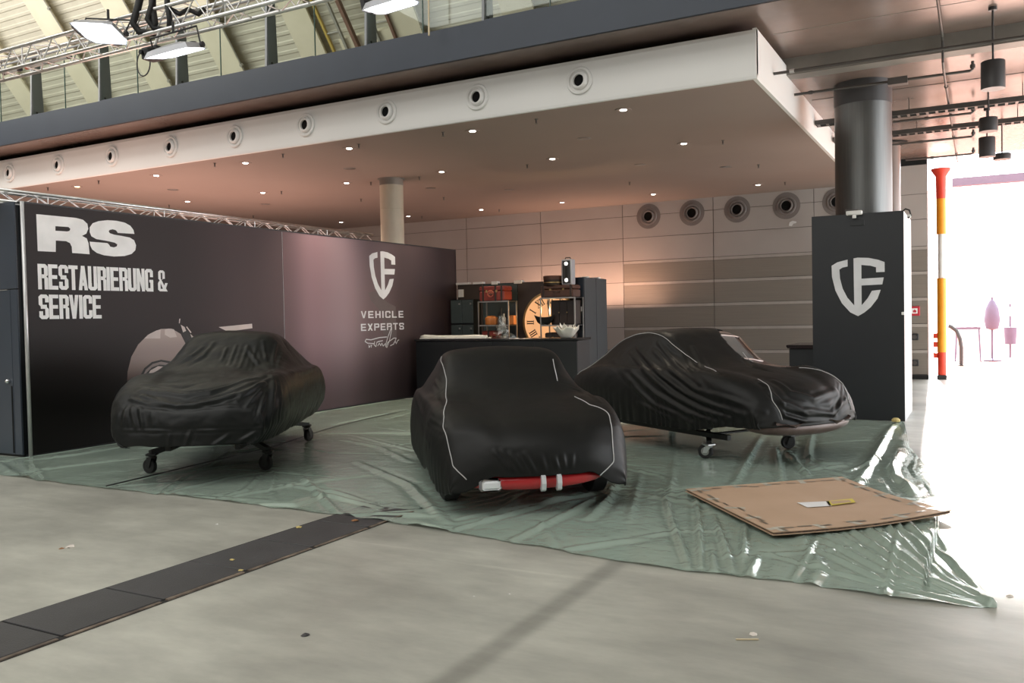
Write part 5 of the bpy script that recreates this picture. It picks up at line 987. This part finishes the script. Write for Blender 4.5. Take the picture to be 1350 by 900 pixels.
mb = MB(); mb.v = [tuple(p) for p in FG.reshape(-1, 3)]; mb.f = [(i*NY+j, (i+1)*NY+j, (i+1)*NY+j+1, i*NY+j+1) for i in range(NX-1) for j in range(NY-1)]
tag(mb.build('plastic_film', M['film'], None, True, fix=False), 'large wrinkled translucent plastic film spread on the floor under the three cars', 'plastic sheet')

pts = [Vector((x, y, .035)) for x, y in [(-7.52, 5.484), (-7.587, 6.066), (-7.749, 7.251), (-7.848, 8.094), (-8.358, 9.697), (-8.597, 10.881), (-8.732, 12.227)]]  # dark tube stands for the overlap seam of two film sheets
tag(MB().tube(pts, .007, 6).build('film_seam', M['black'], None, True), 'thin dark seam of overlapping film sheets under the left car', 'cable')
# ================================================================== CARDBOARD
cbd = thing('cardboard_sheet', (-1.25, 7.55, .04), 0, 'large brown cardboard sheet with taped edges lying on the plastic film', 'cardboard')
CQ = [Vector((p[0], p[1], 0)) for p in [(-2.27, 7.324), (-1.274, 6.113), (-0.19, 7.268), (-1.139, 8.528)]]
def cpt(u, v, off=0):
    p = CQ[0].lerp(CQ[1], u).lerp(CQ[3].lerp(CQ[2], u), v)
    z = .052 + .030*(2*v-1)**2*u*.6 + .02*(1-u)*(1-v) - .012*math.sin(PI*u)*math.sin(PI*v) + .03*max(0, u+v-1.55) - .02*math.sin(PI*u)*(v > .5)*(v-.5)*2
    return Vector((p.x, p.y, z+off))
def sheet(name, off, th, m, sh=0):
    n = 18; mb = MB(); 
    for o_ in (off, off-th): mb.v += [tuple(cpt(i/n*(1-2*sh)+sh, j/n*(1-2*sh)+sh, o_)) for i in range(n+1) for j in range(n+1)]
    q = (n+1)**2; id_ = lambda i, j, k: k*q+i*(n+1)+j
    for i in range(n):
        for j in range(n): mb.f += [(id_(i,j,0), id_(i+1,j,0), id_(i+1,j+1,0), id_(i,j+1,0)), (id_(i,j,1), id_(i,j+1,1), id_(i+1,j+1,1), id_(i+1,j,1))]
    for i in range(n): mb.f += [(id_(i,0,0), id_(i,0,1), id_(i+1,0,1), id_(i+1,0,0)), (id_(i,n,0), id_(i+1,n,0), id_(i+1,n,1), id_(i,n,1)), (id_(0,i,0), id_(0,i+1,0), id_(0,i+1,1), id_(0,i,1)), (id_(n,i,0), id_(n,i,1), id_(n,i+1,1), id_(n,i+1,0))]
    return mb.build(name, m, cbd, world=True)
sheet('top_board', 0, .006, M['card']); sheet('core', -.0065, .012, M['card_edge'], .006); sheet('bottom_board', -.019, .006, M['card'], -.002)
def strip(u0, v0, u1, v1, w, m, name, off=.0025):
    n = 4; a, b = Vector((u0, v0)), Vector((u1, v1)); d = (b-a); s = Vector((-d.y, d.x)).normalized()*w/2; mb = MB()
    for k in range(n+1):
        c = a + d*k/n
        for e in (-1, 1): mb.v.append(tuple(cpt(min(1.004, max(-.004, c.x+s.x*e)), min(1.004, max(-.004, c.y+s.y*e)), off)))
    mb.f = [(2*k, 2*k+2, 2*k+3, 2*k+1) for k in range(n)]
    return mb.build(name, m, cbd, world=True)
for e in range(4):
    for k in range(9):
        c = .06 + .11*k + .02*rng.randn(); w = .05+.04*rng.rand(); d = .055+.01*rng.randn(); q = .02*rng.randn()
        A = {0: (c, .0, c+q, d+.03), 1: (c, 1, c+q, 1-d-.03), 2: (0, c, d+.03, c+q), 3: (1, c, 1-d-.03, c+q)}[e]
        if k % 2 == 0: strip(*A, .035, M['tape'], 'tape_strip')
        B = {0: (c, d, c+w, d+.01*rng.randn()), 1: (c, 1-d, c+w, 1-d), 2: (d, c, d+.01, c+w), 3: (1-d, c, 1-d, c+w)}[e]
        strip(*B, .012+.008*rng.rand(), M['tape_dark'], 'tape_remnant', .003)
LW = [(-1.314, 7.232), (-1.091, 7.381), (-1.046, 7.218), (-1.207, 7.086)]
LY = [(-1.11, 7.373), (-0.931, 7.561), (-0.89, 7.426), (-1.063, 7.211)]
for nm, q, m in (('paper_label', LW, M['paper']), ('yellow_label', LY, M['yellow'])):
    MB().add([(x, y, .0505) for x, y in q] + [(x, y, .0520) for x, y in q], [(3,2,1,0), (4,5,6,7), (0,1,5,4), (1,2,6,5), (2,3,7,6), (3,0,4,7)]).build(nm, m, cbd, world=True)
c = [sum(p[0] for p in LY)/4, sum(p[1] for p in LY)/4]
MB().poly([[(c[0]+(x-c[0])*.75, c[1]+(y-c[1])*.6) for x, y in LY]], lambda x, y: (x, y, .0526)).build('label_window', M['card'], cbd, world=True)

# ================================================================== BAR COUNTER AND THE DISPLAY BEHIND IT
bc = thing('bar_counter', (-8.2, 14.9, 0), 0, 'long black bar counter behind the middle car', 'counter')
MB().bbox(-10.12, -6.52, 14.56, 15.12, .08, 1.155, .004).build('body', M['cab_dark'], bc, world=True)
for k in range(4): MB().bbox(-10.12+.90*k+.004, -10.12+.90*(k+1)-.004, 14.545, 14.56, .09, 1.15, .003).build('front_panel', M['cab_dark'], bc, world=True)
MB().bbox(-10.14, -6.50, 14.52, 15.14, 1.16, 1.20, .006).build('worktop', mat('dark glossy worktop', (.02, .02, .022), .2), bc, world=True)
MB().box(-10.1, -6.54, 14.60, 15.1, 0, .08).build('plinth', M['black'], bc, world=True)
t = thing('foam_roll', (-9.3, 14.72, 1.2), 0, 'long flat white foam packing roll on the left end of the bar counter', 'packing foam')
MB().tube([(-.80,0,.035), (-.72,0,.045), (-.4,.01,.036), (.1,0,.034), (.5,.01,.040), (.76,0,.034)], [.03,.044,.036,.034,.038,.030], 10).build('roll', M['porcelain'], t, True)
MB().bbox(-.78, .78, -.10, .16, 0, .022, .006).build('flat_sheet', M['porcelain'], t)
t = thing('clear_bag', (-8.22, 14.80, 1.2), 0, 'crumpled clear plastic bag standing up on the bar counter', 'plastic bag')
def crumple(base, top, hgt, n, off, seed):
    mb = MB(); R = np.random.RandomState(seed); m = 7
    for k in range(m+1):
        f = k/m
        for q in range(n):
            a = 2*PI*q/n; r_ = (base*(1-f)+top*f)*(1+.22*R.randn()); mb.v.append((off*f**1.2+r_*math.cos(a), r_*.6*math.sin(a), hgt*f*(1+.02*R.randn())))
    mb.f = [(k*n+q, k*n+(q+1)%n, (k+1)*n+(q+1)%n, (k+1)*n+q) for k in range(m) for q in range(n)]; return mb
crumple(.22, .035, .44, 11, -.06, 3).build('outer_skin', M['bag'], t)
crumple(.16, .03, .36, 9, -.05, 5).build('inner_fold', M['bag'], t)
t = thing('ruffled_bowl', (-6.86, 14.82, 1.2), 0, 'white ruffled porcelain bowl on the right end of the bar counter', 'bowl')
mb = MB(); n = 40; m = 8
for k in range(m+1):
    f = k/m
    for q in range(n):
        a = 2*PI*q/n; w = f**1.6; rr = .10+.13*f**.8 + .022*w*math.sin(6*a) + .012*w*math.sin(11*a+1); mb.v.append((rr*math.cos(a), rr*math.sin(a), .19*f + .03*w*math.sin(6*a+.8) + .016*w*math.sin(9*a)))
mb.f = [(k*n+q, k*n+(q+1)%n, (k+1)*n+(q+1)%n, (k+1)*n+q) for k in range(m) for q in range(n)] + [tuple(range(n-1, -1, -1))]
o = mb.build('bowl', M['porcelain'], t, True); md = o.modifiers.new('thickness', 'SOLIDIFY'); md.thickness = .01
mb = MB()
for q in range(9):
    a = 2*PI*q/9; c = Vector((.12*math.cos(a), .12*math.sin(a), .16)); R_ = .06
    mb.add([c+Vector((-R_*math.sin(a), R_*math.cos(a), 0)), c+Vector((R_*math.sin(a), -R_*math.cos(a), 0)), c+Vector((.05*math.cos(a), .05*math.sin(a), .10+.03*math.sin(q*2)))], [(0,1,2)])
mb.build('petals', M['porcelain'], t)['kind'] = 'stuff'

# backdrop with the lit clock
bd = thing('backdrop_wall', (-8.6, 16.45, 0), 0, 'dark backdrop wall of joined panels with white clips behind the bar', 'partition')
for k, (a, b, m) in enumerate(((-10.26, -9.62, 'brownpanel'), (-9.61, -8.745, 'teal'), (-8.735, -7.30, 'brownpanel'))):
    MB().bbox(a, b, 16.42, 16.50, 0, 2.355, .004).build('backdrop_panel', M[m], bd, world=True)
for x, w in ((-10.12, .16), (-9.72, .12), (-9.30, .07), (-8.72, .09), (-7.95, .06)): MB().box(x-w, x+w, 16.39, 16.52, 2.33 if w < .1 else 2.355, 2.40).build('clip', M['paper'], bd, world=True)
MB().box(-10.23, -10.10, 16.40, 16.42, 2.08, 2.25).build('paper_note', M['paper'], bd, world=True)
wc = thing('glass_cabinet', (-9.95, 16.2, 0), 0, 'low wall cabinet with four grey glass doors at the left of the bar display', 'cabinet')
MB().box(-10.24, -9.66, 16.1, 16.40, 0, 2.02).build('carcass', M['cab_dark'], wc, world=True)
for i in range(2):
    for j, (z0, z1) in enumerate(((.5, 1.46), (1.50, 2.0))):
        d = MB().bbox(-10.235+.29*i, -9.955+.29*i, 16.08, 16.10, z0, z1, .004).build('glass_door', M['teal'], wc, world=True)
        MB().bbox(-10.03+.29*i, -9.99+.29*i, 16.06, 16.08, z1-.10, z1-.06, .004).build('handle', M['alu'], d, world=True)
ck = thing('wall_clock', (-7.94, 16.40, 1.49), 0, 'large backlit round clock with roman numerals hanging on the backdrop wall', 'clock')
MB().lathe([(.60, 0), (.645, 0), (.645, .06), (.60, .06)], (0,0,0), (0,-1,0), 56, True).build('rim', M['brass'], ck, 40)
MB().lathe([(1e-4, .045), (.615, .045)], (0,0,0), (0,-1,0), 56).build('face', M['clock'], ck)
NUM = ['XII', 'I', 'II', 'III', 'IIII', 'V', 'VI', 'VII', 'VIII', 'IX', 'X', 'XI']
for k, s_ in enumerate(NUM):
    a = math.radians(30 + 30*k) # the dial is seen from behind: figures run the other way round
    up = Vector((-math.sin(a), 0, math.cos(a))); ac = Vector((math.cos(a), 0, math.sin(a))); mb = MB()
    W_ = {'I': .045, 'V': .11, 'X': .11}; tot = sum(W_[q] for q in s_); x = -tot/2
    def bar(p, q, w): 
        d = Vector((q[0]-p[0], q[1]-p[1])); n_ = Vector((-d.y, d.x)).normalized()*w/2
        vs = [(p[0]+n_.x, p[1]+n_.y), (p[0]-n_.x, p[1]-n_.y), (q[0]-n_.x, q[1]-n_.y), (q[0]+n_.x, q[1]+n_.y)]
        mb.add([up*(.47+v[1]) + ac*v[0] + Vector((0,-.049,0)) for v in vs], [(0,1,2,3)])
    for q in s_:
        w = W_[q]
        if q == 'I': bar((x+w/2, -.075), (x+w/2, .075), .024)
        elif q == 'V': bar((x+.015, .075), (x+w/2, -.075), .026); bar((x+w-.015, .075), (x+w/2, -.075), .014)
        else: bar((x+.015, .075), (x+w-.015, -.075), .026); bar((x+w-.015, .075), (x+.015, -.075), .014)
        x += w
    bar((-tot/2, .078), (tot/2, .078), .010); bar((-tot/2, -.078), (tot/2, -.078), .010)
    mb.build('numeral', M['black'], ck)
MB().prism([(-.015, -.06), (.015, -.06), (.022, .25), (0, .34), (-.022, .25)], lambda x, z, d: (x*.8+z*.9, -.055-.006*d, z*.35-x), 1).build('hour_hand', M['black'], ck)
MB().prism([(-.012, -.08), (.012, -.08), (.016, .40), (0, .50), (-.016, .40)], lambda x, z, d: (x-z*.1, -.065-.006*d, z), 1).build('minute_hand', M['black'], ck)
def rack(x0, x1, y0, y1, zs, label, m, top):
    t = thing('display_rack', ((x0+x1)/2, (y0+y1)/2, 0), 0, label, 'shelf rack')
    for x in (x0, x1):
        for y in (y0, y1): MB().box(x-.012, x+.012, y-.012, y+.012, 0, top).build('post', m, t, world=True)
    for z in zs:
        MB().box(x0-.01, x1+.01, y0-.01, y1+.01, z-.02, z).build('shelf', M['cab_dark'], t, world=True)
        MB().box(x0, x1, y0-.014, y0-.010, z-.024, z+.004).build('shelf_edge', m, t, world=True)
    return t
rack(-9.33, -8.61, 15.75, 16.10, (.95, 1.455, 1.955), 'slim metal display rack carrying the red trunk, left of the clock', M['alu_dull'], 1.955)
rack(-7.86, -7.10, 15.75, 16.15, (.95, 1.435, 1.99), 'dark metal display rack carrying the stacked suitcases, right of the clock', M['alu_dull'], 1.99)
def trunk(name, x0, x1, y0, y1, z0, z1, m, label, straps, cat='suitcase'):
    t = thing(name, ((x0+x1)/2, (y0+y1)/2, z0), 0, label, cat)
    MB().bbox(x0, x1, y0, y1, z0, z0+(z1-z0)*.66, .018).build('lower_half', m, t, world=True)
    MB().bbox(x0-.003, x1+.003, y0-.003, y1+.003, z0+(z1-z0)*.67, z1, .02).build('lid', m, t, world=True)
    for f_ in straps: MB().bbox(x0+(x1-x0)*f_-.022, x0+(x1-x0)*f_+.022, y0-.010, y1+.005, z0, z1+.006, .004).build('strap', M['leather_dark'], t, world=True)
    for f_ in (.3, .7): MB().bbox(x0+(x1-x0)*f_-.02, x0+(x1-x0)*f_+.02, y0-.012, y0, z0+(z1-z0)*.58, z0+(z1-z0)*.74, .003).build('latch', M['brass'], t, world=True)
    MB().tube([(x0*.6+x1*.4, y0-.008, z0+(z1-z0)*.5), (x0*.55+x1*.45, y0-.035, z0+(z1-z0)*.46), (x0*.45+x1*.55, y0-.035, z0+(z1-z0)*.46), (x0*.4+x1*.6, y0-.008, z0+(z1-z0)*.5)], .009, 6).build('handle', M['leather_dark'], t, True, world=True)
    return t
t = trunk('travel_trunk', -9.30, -8.70, 15.74, 16.10, 1.957, 2.27, M['trunk_red'], 'oxblood red travel trunk with a round orange emblem on the left rack', (.16, .66, .9), 'trunk')
MB().lathe([(.055, 0), (.078, 0), (.078, .004), (.055, .004)], (-9.02, 15.733, 2.115), (0,-1,0), 20, True).build('round_emblem', M['emblem'], t, world=True)
m_ = MB()
for p, q in (((-.045,-.03),(0,.05)), ((0,.05),(.045,-.03)), ((-.03,.0),(.03,.0)), ((-.02,-.045),(.03,.02))): m_.obox((-9.02+(p[0]+q[0])/2, 15.730, 2.115+(p[1]+q[1])/2), [(q[0]-p[0],0,q[1]-p[1]), (0,1,0), (-(q[1]-p[1]),0,q[0]-p[0])], (.045, .002, .008))
m_.build('emblem_strokes', M['emblem'], t, world=True)
trunk('leather_suitcase', -7.86, -7.13, 15.76, 16.12, 1.992, 2.235, M['leather'], 'wide brown leather suitcase lying on the right rack under the hat box', (.08, .92))
t = thing('hat_box', (-7.64, 15.95, 2.237), 0, 'round dark brown leather hat box on the brown suitcase', 'hat box')
MB().lathe([(.21, 0), (.215, .01), (.215, .125)], (0,0,0), (0,0,1), 32).build('drum', M['leather_dark'], t, 40)
MB().lathe([(.222, .12), (.224, .185), (.20, .20), (1e-4, .202)], (0,0,0), (0,0,1), 32).build('lid', M['leather'], t, 40)
MB().lathe([(.226, .05), (.226, .07), (.217, .07)], (0,0,0), (0,0,1), 32).build('band', M['brass'], t, 40)
t = thing('spotlight_tower', (-7.29, 15.88, 2.237), 0, 'upright grey lamp unit with two lit spots standing on the suitcase', 'lamp')
MB().bbox(-.115, .115, -.08, .10, 0, .515, .014).build('housing', M['lamp_body'], t)
MB().bbox(-.085, .085, -.094, -.08, .03, .485, .006).build('front_plate', M['lamp_dark'], t)
MB().bbox(-.03, .03, -.10, -.09, .15, .37, .004).build('grille', M['black'], t)
for z in (.095, .425): MB().lathe([(1e-4, .010), (.030, .008), (.036, 0)], (0, -.095, z), (0,-1,0), 18).build('spot_lens', M['lens_small'], t)
MB().tube([(-.06,0,.515), (-.05,0,.55), (.05,0,.55), (.06,0,.515)], .010, 6).build('carry_handle', M['lamp_dark'], t)
t = thing('boat_bowl', (-7.80, 15.80, 1.437), 0, 'black boat-shaped bowl on the right rack before the clock', 'bowl')
mb = MB(); n = 24
for k, (f, z) in enumerate(((.35, 0), (.7, .06), (1, .16))):
    for q in range(n):
        a = 2*PI*q/n; mb.v.append((.24*f*math.cos(a), ( .06)*f*math.sin(a), z+(.05*abs(math.cos(a))**3 if k == 2 else 0)))
mb.f = [(k*n+q, k*n+(q+1)%n, (k+1)*n+(q+1)%n, (k+1)*n+q) for k in range(2) for q in range(n)] + [tuple(range(n-1,-1,-1))]
mb.build('hull', M['black'], t, True); MB().lathe([(.07, -.001), (.05, .02)], (0,0,0), (0,0,1), 14).build('foot', M['black'], t)
t = thing('display_case', (-7.42, 16.01, 1.437), 0, 'dark brown wooden case filling the right rack beside the clock', 'case')
MB().bbox(-.27, .28, -.13, .13, 0, .50, .01).build('carcass', M['leather_dark'], t)
for k in range(3): MB().bbox(-.25+.175*k, -.25+.175*k+.165, -.142, -.13, .02, .48, .004).build('door', M['leather_dark'], t)
for k in range(2): MB().lathe([(.012, 0), (.014, .02)], (-.08+.18*k, -.142, .25), (0,-1,0), 8).build('knob', M['brass'], t)
t = trunk('dark_case', -7.80, -7.2, 15.80, 16.10, .952, 1.28, M['leather_dark'], 'dark leather case on the lower shelf of the right rack', (.2, .8), 'case')
t = trunk('red_case', -9.28, -8.95, 15.78, 16.06, .952, 1.33, M['trunk_red'], 'small red case on the lower shelf of the left rack', (.5,), 'case')
t = thing('orange_box', (-9.11, 15.92, 1.457), 0, 'round orange lacquer box on the left rack', 'box')
MB().lathe([(.13, 0), (.14, .02), (.14, .11)], (0,0,0), (0,0,1), 20).build('drum', M['orange'], t, 40); MB().lathe([(.145, .105), (.14, .15), (.07, .19), (1e-4, .195)], (0,0,0), (0,0,1), 20).build('lid', M['orange'], t, 40)
t = thing('orange_tin', (-8.60+.06-.07, 15.90, 1.457), 0, 'small square orange tin at the right end of the left rack', 'tin')
MB().bbox(-.07, .07, -.06, .06, 0, .16, .008).build('can', M['orange'], t); MB().bbox(-.073, .073, -.063, .063, .161, .19, .006).build('lid', M['orange'], t)
for k, (x, h_, m, nm) in enumerate(((-8.80, .23, 'porcelain', 'small white bottle on the left rack beside the orange tin'), (-8.90, .33, 'cab_dark', 'tall dark bottle on the left rack behind the white one'), (-8.71, .12, 'porcelain', 'little white cup on the left rack beside the bottles'))):
    t = thing('bottle' if k < 2 else 'cup', (x, 15.90+.05*k, 1.457), 0, nm, 'bottle' if k < 2 else 'cup')
    MB().lathe([(.035, 0), (.04, .01), (.04, h_*.6), (.016, h_*.75), (.016, h_)] if k < 2 else [(.03, 0), (.05, h_*.7), (.055, h_)], (0,0,0), (0,0,1), 16).build('vessel', M[m], t, 40)
    if k < 2: MB().lathe([(.018, h_), (.018, h_+.02)], (0,0,0), (0,0,1), 10).build('stopper', M['black'], t)
# tall cabinet with the rounded rear corner
tc = thing('tall_cabinet', (-7.1, 16.8, 0), 0, 'tall charcoal cabinet with a rounded corner at the right end of the bar', 'cabinet')
ol = [(-7.285, 16.20), (-7.10, 16.20)] + [(-7.10, 17.30), (-7.10-.03, 17.42), (-7.10-.10, 17.5), (-7.285, 17.52)]
MB().prism(ol, lambda x, y, d: (x, y, 2.395*d), 1).build('carcass', M['cab_dark'], tc, world=True)
for a, b in ((16.21, 16.82), (16.835, 17.40)): MB().bbox(-7.098, -7.085, a, b, .02, 2.39, .003).build('side_panel', M['cab_grey'], tc, world=True)
MB().bbox(-7.283, -7.10, 16.185, 16.20, .02, 2.39, .003).build('door', mat('deep blue door', (.014, .022, .036), .4), tc, world=True)
MB().bbox(-7.17, -7.13, 16.16, 16.185, 1.70, 1.80, .004).build('handle', M['paper'], tc, world=True)
for y in (16.4, 17.0): MB().box(-7.22, -7.08, y-.06, y+.06, 2.393, 2.42).build('clip', M['paper'], tc, world=True)

# lamps of the stand, behind the partitions: warm light on the far wall and low ceiling
lamp('uplight_bar', 'AREA', (-9.4, 21.2, 1.9), (168, 0, 0), 75, (1, .58, .40), 4.0, .25)
lamp('uplight_cabinet', 'AREA', (-8.2, 21.3, 2.3), (168, 0, 0), 4, (1, .52, .32), .9, .25)
lamp('uplight_neighbour', 'AREA', (-15.2, 11.5, 1.0), (180, 0, 0), 430, (1, .61, .49), 4.5, 10)
lamp('clock_spot', 'POINT', (-7.80, 16.22, 1.72), (0, 0, 0), 35, (1, .66, .30), .05)

# ================================================================== LITTER ON THE FLOOR
def scrap(x, y, z, s, m, label, name='paper_scrap', cat='litter', seed=0):
    R = np.random.RandomState(seed); mb = MB(); n = 7
    mb.v = [(0, 0, s*.45)] + [(s*(.6+.5*R.rand())*math.cos(2*PI*k/n), s*(.6+.5*R.rand())*math.sin(2*PI*k/n), s*.30*R.rand()) for k in range(n)] + [(s*1.1*(.6+.5*R.rand())*math.cos(2*PI*k/n+.4), s*1.1*(.6+.5*R.rand())*math.sin(2*PI*k/n+.4), 0) for k in range(n)]
    mb.f = [(0, 1+k, 1+(k+1)%n) for k in range(n)] + [(1+k, 1+n+k, 1+n+(k+1)%n, 1+(k+1)%n) for k in range(n)]
    mb.v = [(a+x, b+y, c+z) for a, b, c in mb.v]
    return tag(mb.build(name, M[m]), label, cat)
for k, (q, z, s, m, lab, nm) in enumerate([
  ((-5.814, 3.929), .001, .035, 'paper_pink', 'crumpled white paper on the concrete at the left, before the film', 'paper_scrap'),
  ((-5.832, 3.876), .001, .02, 'leaf', 'brown leaf bit beside the crumpled white paper at the left', 'leaf'),
  ((-0.999, 4.301), .001, .026, 'paper_pink', 'crumpled pinkish tissue on the concrete near the lower right', 'paper_scrap'),
  ((0.139, 5.475), .001, .022, 'paper_pink', 'tiny crumpled wrapper at the right frame edge', 'paper_scrap'),
  ((-4.377, 5.393), .012, .03, 'leaf', 'brown leaf at the far end of the dark channel plates', 'leaf'),
  ((-4.639, 5.036), .012, .028, 'wood_chip', 'yellow chip on the dark channel plates near their far end', 'wood_chip'),
  ((-4.425, 4.154), .012, .018, 'wood_chip', 'small yellow chip on the dark channel plate in mid distance', 'wood_chip'),
  ((-4.186, 3.997), .012, .018, 'wood_chip', 'small chip at the right rim of the channel plates', 'wood_chip'),
  ((-2.401, 4.339), .001, .008, 'paper', 'white paper crumb on the concrete before the red car', 'paper_scrap'),
  ((-2.568, 4.217), .001, .006, 'paper', 'smaller white crumb left of the other crumb before the red car', 'paper_scrap'),
  ((-3.036, 3.325), .0005, .025, 'lamp_dark', 'flat dark scrap on the concrete near the bottom edge', 'dark_scrap'),
  ((-5.356, 4.881), .001, .012, 'paper', 'thin white paper sliver on the concrete behind the channel plates', 'paper_scrap'),
  ]): scrap(q[0], q[1], z, s, m, lab, nm, 'litter', k)
tag(MB().tube([(*(-1.056, 4.184), .006), (*(-0.957, 4.231), .006)], .004, 5).build('straw', M['cream']), 'thin pale straw beside the crumpled tissue', 'litter')
